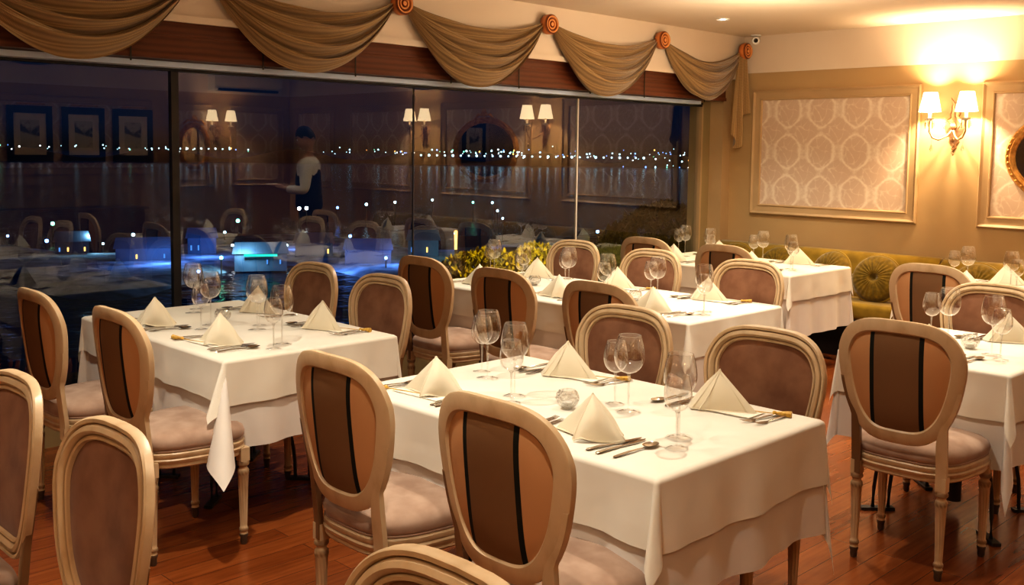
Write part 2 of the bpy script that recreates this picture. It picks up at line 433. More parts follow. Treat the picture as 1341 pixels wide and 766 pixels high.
# ------------------------------------------------------------------ downlights and lights
DL = [(-4.6, 6.85), (-4.55, 4.2), (-4.6, 1.5), (-2.95, 1.55), (-2.9, 4.3), (-3.1, .2), (-1.9, 2.9), (-1.3, 1.2), (-1.5, 5.0), (-1.35, 6.6), (-3.05, 5.9), (.2, 4.2), (.4, 1.0)]
DW = {0: 80, 1: 95, 2: 60, 3: 115, 4: 95, 5: 30, 6: 60, 7: 60, 8: 85, 9: 110, 10: 85, 11: 15, 12: 20}
dp = None
for i, (x, y) in enumerate(DL):
    if dp is None:
        dp = empty('ceiling_downlight')
        tag(dp, 'x', 'light')
        MB().lathe([(.034, -.001), (.048, -.006), (.052, -.002), (.052, .01)], 24).build('trim_ring', 'white', dp)
        MB().lathe([(.0001, .002), (.034, .002)], 24).build('lamp', 'lamp_face', dp)
    lab = 'small round recessed downlight in the cream ceiling near the window corner' if i == 0 else 'small recessed ceiling downlight above the tables'
    put(dp, (x, y, ZC - .004), 0, lab, 'recessed ceiling downlights')
    L = bpy.data.lights.new('downlight_beam', 'SPOT'); L.energy = DW[i]; L.color = (1, .91, .75); L.spot_size = math.radians(105); L.spot_blend = .8; L.shadow_soft_size = .03
    o = bpy.data.objects.new('downlight_beam', L); COL.objects.link(o); o.location = (x, y, ZC - .03)
# soft room fill: large lamps near the ceiling
for (x, y, z, e) in [(-.2, .4, 2.1, 16), (-1.8, -1.2, 2.2, 12), (-2.4, 4.4, 2.25, 14), (-3.6, 5.9, 2.15, 38), (-.2, 5.6, 2.1, 14)]:
    L = bpy.data.lights.new('room_glow', 'POINT'); L.energy = e; L.shadow_soft_size = .35; L.color = (1, .79, .56)
    o = bpy.data.objects.new('room_glow', L); COL.objects.link(o); o.location = (x, y, z)
    o.visible_glossy = False

# ------------------------------------------------------------------ chair
AW, ZT, ZBm = .25, .985, .505
ZM = (ZT + ZBm) / 2; HH = (ZT - ZBm) / 2
def yb(x, z): return -.205 - .105 * (z - .45) + .62 * x * x
def outline(th, inset=0.0):
    c, s = cos(th), sin(th)
    v = sp(s, .75)
    wf_ = 1 - .17 * max(0, (.45 - v)) ** 1.2
    x = (AW - inset) * sp(c, .57) * wf_
    z = ZM + (HH - inset) * v
    return x, z
def ring_sweep(prof, n=72):
    vs = []; fs = []
    pts = [outline(2 * PI * k / n + .0001) for k in range(n)]
    for (off, t) in prof:
        for k in range(n):
            x0, z0 = pts[k]; xa, za = pts[k - 1]; xb, zb_ = pts[(k + 1) % n]
            tx, tz = xb - xa, zb_ - za; l = math.hypot(tx, tz); nx, nz = tz / l, -tx / l
            x, z = x0 - nx * off, z0 - nz * off
            vs.append((x, yb(x, z) + t, z))
    m = len(prof)
    for i in range(m):
        for k in range(n):
            k2 = (k + 1) % n; i2 = (i + 1) % m
            fs.append((i * n + k, i2 * n + k, i2 * n + k2, i * n + k2))
    return MB().add(vs, fs)
def disc(t0, bulge, inset=.050, n=72, rings=10):
    vs = [(0, yb(0, ZM) + t0 + bulge, ZM)]; fs = []
    pts = [outline(2 * PI * k / n + .0001) for k in range(n)]
    for j in range(1, rings + 1):
        f = j / rings
        for (x, z) in pts:
            q = f * (1 - inset / .25)
            x_, z_ = x * q, ZM + (z - ZM) * q
            vs.append((x_, yb(x_, z_) + t0 + bulge * (1 - f ** 4), z_))
    for k in range(n):
        fs.append((0, 1 + k, 1 + (k + 1) % n))
    for j in range(rings - 1):
        for k in range(n):
            k2 = (k + 1) % n; a = 1 + j * n; b = 1 + (j + 1) * n
            fs.append((a + k, b + k, b + k2, a + k2))
    return MB().add(vs, fs)
def seat_out(th, g=0.0):
    s, c = sin(th), cos(th)
    y = (.212 + g) * sp(s, .62) + .01
    x = (.222 + g + .028 * (y / .2)) * sp(c, .55)
    return x, y
def seat_sweep(prof, n=56, cap=True):
    vs = []; fs = []
    for (g, z) in prof:
        for k in range(n):
            x, y = seat_out(2 * PI * k / n + .0001, g); vs.append((x, y, z))
    for i in range(len(prof) - 1):
        for k in range(n):
            k2 = (k + 1) % n; fs.append((i * n + k, i * n + k2, (i + 1) * n + k2, (i + 1) * n + k))
    if cap:
        fs.append(tuple((len(prof) - 1) * n + k for k in range(n)))
        fs.append(tuple(range(n))[::-1])
    return MB().add(vs, fs)
def leg_mb(x, y, front):
    m = Matrix.Translation((x, y, 0))
    mb = MB()
    mb.box(x - .0195, x + .0195, y - .0195, y + .0195, .345, .40)
    prof = [(.0205, .345), (.024, .338), (.024, .330), (.0165, .322), (.0165, .316), (.0225, .308), (.0235, .295), (.0215, .285), (.0185, .20), (.0150, .085), (.0145, .072), (.0185, .066), (.0185, .058), (.0145, .052), (.0165, .044)]
    mb.lathe(prof, 20, m, flute=lambda z: .13 if .08 < z < .29 else 0)
    return mb
def make_chair():
    r = empty('dining_chair'); tag(r, 'x', 'chair')
    prof = [(0, -.010), (0, .008), (.004, .013), (.012, .013), (.016, .006), (.020, .015), (.030, .019), (.037, .015), (.041, .007), (.045, .012), (.051, .011), (.056, -.001), (.053, -.004), (.046, -.013), (.006, -.013)]
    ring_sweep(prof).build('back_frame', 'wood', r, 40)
    disc(.002, .020).build('backrest', 'uph', r, 60)
    disc(-.004, -.014).build('back_panel', 'stripe', r, 60)
    # carved ring where the rear panel meets the frame
    sw = seat_sweep([(-.03, .372), (-.004, .372), (.0, .378), (-.002, .388), (.004, .394), (.006, .404), (.0, .410), (.004, .416), (.004, .428), (-.002, .434), (-.03, .436)])
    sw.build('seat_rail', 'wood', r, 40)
    cu = seat_sweep([(-.02, .43), (-.004, .436), (.004, .45), (.006, .466), (.0, .482), (-.018, .497), (-.055, .508), (-.11, .514), (-.17, .516)])
    s = cu.build('seat', 'seat', r, 60)
    mb = MB(); pts = [seat_out(2 * PI * k / 56 + .0001, -.001) for k in range(57)]
    mb.tube([(x, y, .439) for x, y in pts], .0035, 6, False); mb.build('piping', 'seat', s, 60)
    for sx in (-1, 1):
        # upright that carries the back down to the rail
        # ribbon between an outer edge that leaves the oval's side and an inner edge below it
        vs = []; fs = []; n_ = 19
        for k in range(n_):
            z = .735 - .385 * k / (n_ - 1)
            lo, hi = -PI / 2, PI / 2
            for _ in range(30):
                md_ = (lo + hi) / 2
                if outline(md_)[1] < z: lo = md_
                else: hi = md_
            xr = outline(lo)[0] if z > ZBm + .004 else 0
            t = max(0, min(1, (z - .50) / .12)); t = t * t * (3 - 2 * t)
            xo = max(.1835 + .0 * z, .1835 * (1 - t) + xr * t) if z < .62 else xr - .0005
            if z >= .62 and xo < .1835: xo = .1835
            tz = max(0, min(1, (z - .52) / .13)); tz = tz * tz * (3 - 2 * tz)
            xi = .146 + (xo - .014 - .146) * tz
            zz = max(z, .42)
            for (q, d) in ((0, -.0135), (0, .006), (.25, .010), (.75, .010), (1, .004), (1, -.0135)):
                xx = sx * (xi + (xo - xi) * q); vs.append((xx, yb(xx, zz) + d, z))
        for i in range(n_ - 1):
            for k in range(6):
                k2 = (k + 1) % 6; fs.append((i * 6 + k, i * 6 + k2, (i + 1) * 6 + k2, (i + 1) * 6 + k))
        fs += [tuple(range(6)), tuple((n_ - 1) * 6 + k for k in range(6))]
        MB().add(vs, fs).build('upright', 'wood', r, 40)
    for (x, y) in ((-.1645, -.178), (.1645, -.178), (-.205, .185), (.205, .185)):
        l = leg_mb(x, y, y > 0).build('leg', 'wood', r, 40)
        MB().lathe([(.0165, .044), (.0175, .036), (.0135, .026), (.0145, .012), (.011, 0)], 20, Matrix.Translation((x, y, 0)), cap1=True).build('foot', 'foot', l, 40)
    return r
CH = make_chair()
Z_OFF = .262
GR = 'medallion-back dining chairs round the set tables'
def near_chair(x, ytop, label, rz=0): return put(CH, (x, ytop + Z_OFF, 0), rz, label, GR)
def far_chair(x, ytop, label, rz=0): return put(CH, (x, ytop - Z_OFF, 0), PI + rz, label, GR)

# ------------------------------------------------------------------ table, cloths
def make_table(name, w, d, loc, label, cat='table', legs=2):
    r = empty(name, loc); tag(r, label, cat, 'pedestal tables under the white cloths')
    MB().box(-w / 2 + .012, w / 2 - .012, -d / 2 + .012, d / 2 - .012, .705, .735).build('tabletop', 'board', r, 0)
    off = [0] if w < 1.6 else [-.48, .48]
    for ox in off:
        MB().lathe([(.03, .05), (.03, .60), (.10, .69), (.10, .704)], 16, Matrix.Translation((ox, 0, 0)), cap0=True, cap1=True).build('column', 'iron', r)
        for k in range(4):
            a = PI / 4 + k * PI / 2; ca, sa = cos(a), sin(a)
            mb = MB()
            for sgn in (-1, 1):
                pts = []
                for j in range(13):
                    t = j / 12
                    rr = .03 + (.30 + .035 * sgn) * sin(t * PI / 2) ** .9; zz = .012 + (.36 + .03 * sgn) * (1 - t ** 3.0)
                    pts.append((ox + rr * ca, rr * sa, zz))
                mb.tube(pts, .0085, 8)
            m = Matrix.Translation((ox, 0, 0)) @ Matrix.Rotation(a, 4, 'Z')
            mb.box(.27, .42, -.018, .018, 0, .014, m)
            mb.build('leg', 'iron', r)
    return r
def cloth_mesh(w, d, drop, z, gap, seed, k=.50, dx=(0, 0), dy=(0, 0), tw=.30):
    rnd = random.Random(seed); ph = [rnd.uniform(0, 6) for _ in range(8)]
    hw, hd = w / 2, d / 2
    def axis(h, a, b):
        xs = [-h - a + (a - .016) * i / 13 for i in range(14)] + [-h - .008, -h - .003] + [-h, -h + .006] + [-h + 2 * h * i / 24 for i in range(1, 24)] + [h - .006, h] + [h + .003, h + .008] + [h + .016 + (b - .016) * i / 13 for i in range(14)]
        return xs
    xs = axis(hw, drop + dx[0], drop + dx[1]); ys = axis(hd, drop + dy[0], drop + dy[1])
    def P(u, v):
        ox = max(0, abs(u) - hw); oy = max(0, abs(v) - hd)
        sx = 1 if u > 0 else -1; sy = 1 if v > 0 else -1
        bx, by_ = max(-hw, min(hw, u)), max(-hd, min(hd, v))
        if ox == 0 and oy == 0:
            return (u, v, z + .0006 * sin(u * 9 + ph[0]) * sin(v * 8 + ph[1]))
        r = math.hypot(ox, oy); phi = math.atan2(oy, ox)
        per = (v * sx if ox > oy else u * sy) + seed
        fl = gap + .05 * r * (1 - math.exp(-r * 30))
        hang = min(1, r / .12)
        edge = min(1, r / .008)
        wave = (.010 * sin(per * 17 + ph[2]) + .007 * sin(per * 31 + ph[3]) + .006 * sin(per * 9 + ph[4])) * hang * (r / .3) ** .6
        c2 = sin(2 * phi)
        k_ = k if (sx > 0 and sy < 0) else .07
        rho = fl * edge + wave * (1 - c2) + k_ * r * c2 ** 1.6
        # corner folds turn to one side as cloth does
        ang = phi + tw * c2 ** 2 * (-1 if (sx * sy) > 0 else 1)
        zz = math.sqrt(max(0, r * r - (k_ * r * c2 ** 1.6) ** 2)) * 1.0
        if c2 == 0: zz = r
        return (bx + sx * rho * cos(ang), by_ + sy * rho * sin(ang), z - zz)
    vs = [P(u, v) for v in ys for u in xs]; n = len(xs)
    fs = [(j * n + i, j * n + i + 1, (j + 1) * n + i + 1, (j + 1) * n + i) for j in range(len(ys) - 1) for i in range(n - 1)]
    return MB().add(vs, fs)
def cloths(cx, cy, w, d, seed, where, rz=0, uk=.14, o_drop=.19, u_drop=.37, odx=(0, 0), ody=(0, 0)):
    u = cloth_mesh(w, d, u_drop, .742, .004, seed, uk, tw=-.25 if uk > .3 else .3).build('tablecloth', 'cloth2', None, 70); u.location = (cx, cy, 0); u.rotation_euler.z = rz
    tag(u, 'long pale undercloth hanging below the overlay of ' + where, 'tablecloth', 'long white undercloths')
    o = cloth_mesh(w + .004, d + .004, o_drop, .75, .014, seed, .42 if uk > .3 else .28, odx, ody).build('table_overlay', 'cloth', None, 70); o.location = (cx, cy, 0); o.rotation_euler.z = rz
    tag(o, 'short ivory overlay cloth spread over ' + where, 'tablecloth', 'ivory overlay cloths')

# ------------------------------------------------------------------ table ware prototypes
def make_napkin():
    # tent of four panels: two front panels meeting at a rolled crease, a broad back panel and a narrow folded one
    def panel_pts(A, B, C, bulge, lip=0):
        A, B, C = Vector(A), Vector(B), Vector(C)
        nrm = (B - A).cross(C - A).normalized()
        def fn(u, v):
            # v: 0 apex -> 1 base, u across
            p = A.lerp(B.lerp(C, u), v)
            off = bulge * sin(PI * min(1, v)) * sin(PI * u) + lip * (v ** 3) * (u ** 3)
            return tuple(p + nrm * off)
        return fn
    r = MB()
    A = (0, 0, .112); L = (-.118, -.012, .001); R = (.092, .024, .001); B = (.055, .060, .001)
    # lower leaf on one side, rounded upper leaf lapping over it on the other
    r.grid(panel_pts(A, L, (.016, -.036, .001), .005), 12, 14)
    r.grid(panel_pts((-.002, .006, .108), (-.098, .004, .001), (.02, -.02, .001), .003), 8, 10)
    def leaf(u, v, k=0):
        A_ = Vector((.001, -.002, .1125)); F_ = Vector((-.006, -.078, .002)); R_ = Vector(R)
        p_ = A_.lerp(F_.lerp(R_, u), v); c = Vector((.72, -.66, .2))
        bul = .020 * sin(PI * min(1, v * .92)) * sin(PI * min(1, u * 1.05)) + .006 * sin(PI * v) * (1 - u)
        p_ += c * bul; p_.z += .010 * math.exp(-((u - .22) / .16) ** 2) * max(0, v - .7) / .3 - .0
        p_.y += .012 * v ** 4 * math.exp(-((u - .0) / .10) ** 2)
        return tuple(p_ + Vector((0, k, 0)))
    r.grid(lambda u, v: leaf(u, v), 18, 18)
    r.grid(lambda u, v: leaf(u * .97 + .01, v * .985, .004), 18, 18)
    r.grid(panel_pts(A, R, B, .008), 8, 12)
    r.grid(panel_pts(A, B, L, .010), 10, 12)
    r.tube([(-.118, -.012, .003), (-.07, -.022, .005), (-.02, -.032, .004), (.01, -.036, .003)], .0022, 6)
    r.tube([leaf(u_, 1.0) for u_ in (0, .08, .2, .35, .5, .7, .85, 1)], .0022, 6)
    r.tube([leaf(0, v_) for v_ in (0, .2, .4, .6, .8, .95, 1)], .0020, 6)
    r.tube([(.055, .060, .003), (0, .045, .004), (-.05, .024, .004), (-.11, -.005, .003)], .002, 6)
    r.tube([(0, 0, .113), (.022, .024, .066), (.04, .044, .03), (.055, .060, .003)], .002, 6)
    r.tube([(-.002, .002, .110), (.006, .026, .066), (.016, .046, .03), (.030, .062, .003)], .002, 6)
    r.v = [(x * 1.15, y * 1.2, z * 1.18) for x, y, z in r.v]
    o = r.build('folded_napkin', 'napkin', None, 50); tag(o, 'x', 'napkin'); return o
def make_glass(name, H, R, lab):
    r = empty(name); tag(r, 'x', 'wine glass')
    hb = H * .50; z0 = H - hb
    prof = []
    for i in range(17):
        t = i / 16
        # egg shape: widest at 45 %, drawn in at the rim
        rr = R * (math.sqrt(max(0, 1 - ((t - .45) / .45) ** 2)) if t < .45 else 1 - .26 * ((t - .45) / .55) ** 1.8)
        prof.append((max(rr, .004), z0 + hb * t))
    MB().lathe(prof, 28).build('bowl', 'glass', r, 180)
    b = kids(r)[0]
    MB().lathe([(R * .74 + .0008 * cos(a), H + .0008 * sin(a)) for a in [2 * PI * k / 6 for k in range(7)]], 28).build('rim', 'stem', b, 180)
    MB().lathe([(.0035, .006), (.0032, .02), (.0032, z0 - .02), (.0045, z0 - .006), (.008, z0 + .002), (.001, z0 + .003)], 12).build('stem', 'stem', r, 180)
    MB().lathe([(R * .80, .0008), (R * .82, .0018), (R * .5, .0035), (.006, .0065), (.0035, .010)], 28).build('base', 'footg', r, 180)
    return r
def make_candle():
    r = empty('glass_candle_holder'); tag(r, 'x', 'candle holder')
    n = 24; prof = []
    for i in range(12):
        a = -1.2 + 2.05 * i / 11
        prof.append((.038 * cos(a) + .0001, .036 + .036 * sin(a)))
    mb = MB(); vs = []; fs = []
    for i, (rr, z) in enumerate(prof):
        for k in range(n):
            a = 2 * PI * k / n + i * .10; q = rr * (1 + (.05 if k % 2 else -.03)); vs.append((q * cos(a), q * sin(a), z))
    for i in range(len(prof) - 1):
        for k in range(n):
            k2 = (k + 1) % n; fs.append((i * n + k, i * n + k2, (i + 1) * n + k2, (i + 1) * n + k))
    mb.add(vs, fs).build('bowl', 'cut', r, 0)
    MB().lathe([(.0001, .001), (.018, .001), (.020, .004), (.014, .008), (.0001, .008)], 20).build('foot', 'stem', r, 60)
    MB().lathe([(.0001, .010), (.017, .010), (.017, .022), (.0001, .022)], 20).build('tealight', 'white', r, 40)
    return r
def flat(outline_pts, t0, t1):
    n = len(outline_pts); vs = [(x, y, t0) for x, y in outline_pts] + [(x, y, t1) for x, y in outline_pts]
    fs = [tuple(range(n))[::-1], tuple(range(n, 2 * n))] + [(i, (i + 1) % n, (i + 1) % n + n, i + n) for i in range(n)]
    return MB().add(vs, fs)
def handle_mb(y0, y1, w0, w1, z=.003):
    def fn(u, v):
        a = 2 * PI * u; y = y0 + (y1 - y0) * v; w = w0 + (w1 - w0) * v ** 1.3
        e = math.sqrt(max(.02, 1 - max(0, (.06 - v) / .06) ** 2))
        return (w * e * cos(a), y, z + .0022 * e * sin(a) + .004 * sin(PI * v) ** 2 * .5)
    return MB().grid(fn, 12, 14, True)
def make_knife():
    r = empty('table_knife'); tag(r, 'x', 'knife')
    handle_mb(-.11, .0, .0075, .005).build('handle', 'steel', r, 60)
    flat([(-.005, -.002), (.005, -.002), (.009, .03), (.0095, .07), (.006, .10), (-.002, .112), (-.005, .09)], .0022, .0038).build('blade', 'steel', r, 20)
    return r
def make_fork():
    r = empty('table_fork'); tag(r, 'x', 'fork')
    handle_mb(-.10, .035, .0068, .0028).build('handle', 'steel', r, 60)
    mb = MB()
    mb.grid(lambda u, v: ((u - .5) * 2 * (.003 + .0085 * min(1, v * 1.5)), .033 + .022 * v, .004 - .002 * v), 6, 6)
    for k in range(4):
        x = -.0095 + .0063 * k
        mb.tube([(x, .053, .0025), (x, .075, .004), (x, .098, .009)], [.0017, .0015, .0008], 6)
    mb.build('tines', 'steel', r, 60)
    return r
def make_spoon():
    r = empty('table_spoon'); tag(r, 'x', 'spoon')
    handle_mb(-.10, .04, .0068, .0028).build('handle', 'steel', r, 60)
    def fn(u, v):
        a = 2 * PI * u; rr = v
        x = .020 * rr * cos(a); y = .066 + .031 * rr * sin(a) 
        return (x, y, .002 + .007 * rr * rr)
    MB().grid(fn, 20, 8, True).build('bowl', 'steel', r, 60)
    return r
def make_card():
    r = empty('menu_card'); tag(r, 'x', 'menu')
    mb = MB(); mb.box(-.11, .11, -.055, .055, .0012, .0022)
    mb.box(-.11, .11, -.055, .055, .0026, .0036, Matrix.Rotation(.015, 4, 'X'))
    mb.build('sleeve', 'card', r, 0)
    MB().tube([(.09, 0, .004), (-.03, -.03, .005), (-.112, -.045, .005), (-.14, -.05, .006)], .0015, 6).build('cord', 'tassel', r)
    MB().lathe([(.0001, 0), (.006, .002), (.0075, .008), (.0045, .014), (.006, .02), (.010, .045), (.012, .062), (.0001, .06)], 12,
               Matrix.Translation((-.138, -.05, .008)) @ Matrix.Rotation(-PI / 2 - .0, 4, 'Y') @ Matrix.Rotation(.25, 4, 'X'), flute=lambda z: .15 if z > .02 else 0).build('tassel', 'tassel', r)
    return r
NAP, GL, GS, CAN = make_napkin(), make_glass('wine_glass', .255, .050, ''), make_glass('wine_glass', .215, .041, ''), make_candle()
KN, FK, SPN, CRD = make_knife(), make_fork(), make_spoon(), make_card()
TZ = .7515
def setting(sx, y_edge, side, where, place, card=True, seed=0, glasses=True):
    """place setting for a diner at x=sx; side=+1 sits at the low-y edge facing +y, -1 the other way"""
    rd = random.Random(seed); j = lambda a: rd.uniform(-a, a)
    rz = 0 if side > 0 else PI
    base = Matrix.Translation((sx, y_edge, TZ)) @ Matrix.Rotation(rz, 4, 'Z')
    def w(x, y): 
        v = base @ Vector((x, y, 0)); return (v.x, v.y, TZ)
    of = '%s of %s' % (place, where)
    put(NAP, w(0 + j(.01), .15 + j(.015)), rz + .12 + j(.12), 'cream napkin folded to a pyramid at the %s' % of, 'pyramid-folded napkins')
    if card: put(CRD, w(-.035, .135), rz + .10 + j(.05), 'cream menu card with gold tassel, %s' % of, 'menu cards with gold tassels')
    for k, x in enumerate((-.205, -.175)):
        q = w(x + j(.004), .135 + j(.01)); put(FK, q, rz - .12 + j(.08), '%s steel fork at the %s' % (('outer', 'inner')[k], of), 'table forks')
    for k, x in enumerate((.105, .135)):
        q = w(x + j(.004), .15 + j(.01)); put(KN, q, rz - .08 + j(.10), '%s steel knife at the %s' % (('inner', 'outer')[k], of), 'table knives')
    q = w(.185 + j(.005), .145); put(SPN, q, rz - .10 + j(.08), 'steel soup spoon at the %s' % of, 'soup spoons')
    q = w(*((.19 + j(.008), .350 + j(.006)) if side > 0 else (.165 + j(.008), .405 + j(.008)))); put(GL, q, j(1), 'larger empty wine glass at the %s' % of, 'large wine glasses')
    q = w(*((.258 + j(.008), .262 + j(.006)) if side > 0 else (.265 + j(.008), .347 + j(.008)))); put(GS, q, j(1), 'smaller empty wine glass at the %s' % of, 'small wine glasses')

def candle(x, y, lab): put(CAN, (x, y, TZ), random.uniform(0, 1), lab, 'ribbed cut-glass candle holders')

# ------------------------------------------------------------------ tables in the photo
WH = {1: 'the nearest large table', 2: 'the nearest window table', 3: 'the long middle table', 4: 'the corner table', 5: 'the small aisle table', 6: 'the small sofa table'}
T = {1: (-2.93, -1.565, 2.09, 2.96), 2: (-5.035, -3.63, 1.98, 2.84), 3: (-4.98, -2.94, 4.15, 5.03), 4: (-5.06, -3.63, 6.32, 7.2), 5: (-2.11, -1.40, 4.13, 5.0), 6: (-2.86, -2.02, 6.33, 7.2)}
for k, (x0, x1, y0, y1) in T.items():
    make_table('dining_table', x1 - x0, y1 - y0, ((x0 + x1) / 2, (y0 + y1) / 2, 0), 'black iron pedestal table hidden under the cloths, ' + WH[k])
    cloths((x0 + x1) / 2, (y0 + y1) / 2, x1 - x0 - .012, y1 - y0 - .012, 40 + k, WH[k],
           o_drop={1: .19, 2: .17, 3: .17, 4: .17, 5: .19, 6: .18}[k], u_drop={1: .36, 2: .36, 3: .38, 4: .44, 5: .38, 6: .4}[k],
           odx=(0, .015), uk={2: .52}.get(k, .14))
E1, E2 = 'window end', 'aisle end'
setting(-2.64, T[1][2], 1, WH[1], 'near window-end place', True, 1)
setting(-1.94, T[1][2], 1, WH[1], 'near aisle-end place', False, 2)
setting(-2.54, T[1][3], -1, WH[1], 'far window-end place', True, 3)
setting(-1.87, T[1][3], -1, WH[1], 'far aisle-end place', True, 4)
candle(-2.205, 2.445, 'ribbed cut-glass candle holder in the middle of ' + WH[1])
setting(-4.58, T[2][2], 1, WH[2], 'near window-end place', False, 5)
setting(-3.96, T[2][2], 1, WH[2], 'near aisle-end place', True, 6)
setting(-4.60, T[2][3], -1, WH[2], 'far window-end place', False, 7)
setting(-3.98, T[2][3], -1, WH[2], 'far aisle-end place', True, 8)
candle(-4.45, 2.42, 'ribbed cut-glass candle holder in the middle of ' + WH[2])
for i, (s, pl) in enumerate(((-4.66, 'window-end'), (-3.98, 'middle'), (-3.30, 'aisle-end'))):
    setting(s + .02, T[3][2], 1, WH[3], 'near %s place' % pl, False, 10 + i)
    setting(s - .02, T[3][3], -1, WH[3], 'far %s place' % pl, i > 0, 20 + i)
candle(-4.41, 4.56, 'ribbed cut-glass candle holder at the window end of ' + WH[3])
candle(-3.57, 4.52, 'ribbed cut-glass candle holder at the aisle end of ' + WH[3])
setting(-4.72, T[4][2], 1, WH[4], 'near window-end place', False, 31)
setting(-4.02, T[4][2], 1, WH[4], 'near aisle-end place', False, 32)
setting(-4.70, T[4][3], -1, WH[4], 'sofa-side window-end place', False, 33)
setting(-3.98, T[4][3], -1, WH[4], 'sofa-side aisle-end place', False, 34)
setting(-1.78, T[5][2], 1, WH[5], 'near place', False, 41)
setting(-1.66, T[5][3], -1, WH[5], 'far place', False, 42)
candle(-1.715, 4.555, 'ribbed cut-glass candle holder on ' + WH[5])
setting(-2.48, T[6][2], 1, WH[6], 'near place', False, 51)
setting(-2.44, T[6][3], -1, WH[6], 'sofa-side place', False, 52)

# ------------------------------------------------------------------ chairs
bk = 'striped-back cream oval-back chair, '
fr = 'brown-velvet-fronted cream oval-back chair, '
near_chair(-2.512, 1.712, bk + 'window-end seat at the nearest large table')
near_chair(-1.804, 1.707, bk + 'aisle-end seat at the nearest large table')
far_chair(-2.522, 3.171, fr + 'far window-end seat at the nearest large table')
far_chair(-1.879, 3.165, fr + 'far aisle-end seat at the nearest large table')
near_chair(-4.485, 1.536, bk + 'closest to the window at the window table')
near_chair(-3.782, 1.581, bk + 'aisle side of the nearest window table')
far_chair(-4.589, 3.065, fr + 'far seat closest to the glass at the window table')
far_chair(-3.941, 3.037, fr + 'far aisle-side seat at the window table')
far_chair(-2.18, .937, fr + 'lowest in view, cut off by the frame bottom')
far_chair(-2.833, .948, fr + 'cut off by the frame edge beside the lowest chair')
far_chair(-1.095, .985, fr + 'of which only the top rail shows at the bottom edge')
near_chair(-4.495, 3.683, bk + 'window end of the long middle table')
near_chair(-3.789, 3.63, bk + 'middle near seat of the long middle table')
near_chair(-3.106, 3.618, bk + 'aisle end of the long middle table')
far_chair(-4.653, 5.241, fr + 'far window-end seat of the long middle table')
far_chair(-3.921, 5.158, fr + 'far middle seat of the long middle table')
far_chair(-3.18, 5.11, fr + 'far aisle-end seat of the long middle table')
near_chair(-4.53, 5.811, bk + 'window side of the corner table')
near_chair(-3.835, 5.777, bk + 'aisle side of the corner table')
near_chair(-1.661, 3.661, bk + 'standing whole on the open floor at the small aisle table', rz=.05)
far_chair(-1.815, 5.117, fr + 'far seat of the small aisle table')
near_chair(-2.408, 5.716, bk + 'in front of the sofa at the small table under the mirror')

# ------------------------------------------------------------------ sofa and cushions
def sofa(x0, x1, label):
    r = empty('banquette_sofa', ((x0 + x1) / 2, 7.72, 0)); h = (x1 - x0) / 2; tag(r, label, 'sofa', 'olive velvet banquettes along the wall')
    def strip(prof):
        mb = MB(); n = len(prof); vs = []
        xs = [-h, -h + .012, h - .012, h]; sc2 = [.94, 1, 1, .94]
        cy = sum(p[0] for p in prof) / n; cz = sum(p[1] for p in prof) / n
        for x, s in zip(xs, sc2):
            vs += [(x, cy + (y - cy) * s, cz + (z - cz) * s) for y, z in prof]
        fs = [(i * n + k, i * n + (k + 1) % n, (i + 1) * n + (k + 1) % n, (i + 1) * n + k) for i in range(3) for k in range(n)]
        fs += [tuple(range(n))[::-1], tuple(3 * n + k for k in range(n))]
        return mb.add(vs, fs)
    def rr(y0, y1, z0, z1, rad, sk=0):
        pts = []
        for (cy, cz, a0) in ((y1 - rad, z1 - rad, 0), (y0 + rad, z1 - rad, PI / 2), (y0 + rad, z0 + rad, PI), (y1 - rad, z0 + rad, 3 * PI / 2)):
            for i in range(6):
                a = a0 + PI / 2 * i / 5; z = cz + rad * sin(a); pts.append((cy + rad * cos(a) + sk * (z - z0), z))
        return pts
    strip(rr(-.33, .16, .31, .445, .045)).build('seat', 'olive', r, 50)
    strip(rr(.02, .16, .36, .80, .06, .30)).build('backrest', 'olive', r, 50)
    MB().box(-h, h, -.27, .33, .0, .32).build('plinth', 'black', r, 0)
    return r
sofa(-5.27, -3.23, 'olive-gold velvet banquette sofa in the corner behind the corner table')
sofa(-3.22, -.4, 'olive-gold velvet banquette sofa below the gilt mirror, past the seam')
def make_cushion():
    R_ = .19
    def fn(u, v):
        a = 2 * PI * u; q = v
        f = 1 + .02 * sin(a * 26) * sin(PI * min(1, q))
        t = .075 * math.sqrt(max(0, 1 - q ** 2.6)) * (1 - .75 * math.exp(-(q / .13) ** 2)) + .006 * sin(a * 26) * q * (1 - q) * 2
        return (R_ * q * cos(a), -t - .012, R_ * q * sin(a) * f)
    def fn2(u, v):
        x, y, z = fn(u, v); return (x, -y * .6, z)
    r = empty('round_cushion'); tag(r, 'x', 'cushion')
    MB().grid(fn, 104, 16, True).build('cover', 'olive_dk', r, 80)
    k0 = kids(r)[0]
    MB().grid(fn2, 52, 8, True).build('back_cover', 'olive_dk', k0, 80)
    MB().tube([(R_ * 1.0 * cos(2 * PI * k / 48), 0, R_ * 1.0 * sin(2 * PI * k / 48)) for k in range(49)], .012, 8, False).build('piping', 'olive', r)
    MB().sphere((0, -.032, 0), .014, 8, (1, .5, 1)).build('button', 'olive_dk', r)
    return r
CU = make_cushion()
for x, y, z, rx, rz, lab in [(-3.62, 7.64, .62, -.34, .10, 'round pleated olive cushion with centre button standing free on the sofa'),
                     (-4.02, 7.66, .62, -.32, -.25, 'round olive cushion half hidden behind the corner table end'),
                     (-4.50, 7.67, .62, -.3, .1, 'round olive cushion behind the corner table glasses'),
                     (-4.95, 7.67, .62, -.3, .1, 'round olive cushion closest to the window corner'),
                     (-2.86, 7.67, .62, -.3, .1, 'round olive cushion behind the small table under the mirror')]:
    c = put(CU, (x, y, z), rz, lab, 'round button cushions on the sofa'); c.rotation_euler = (rx, 0, rz)

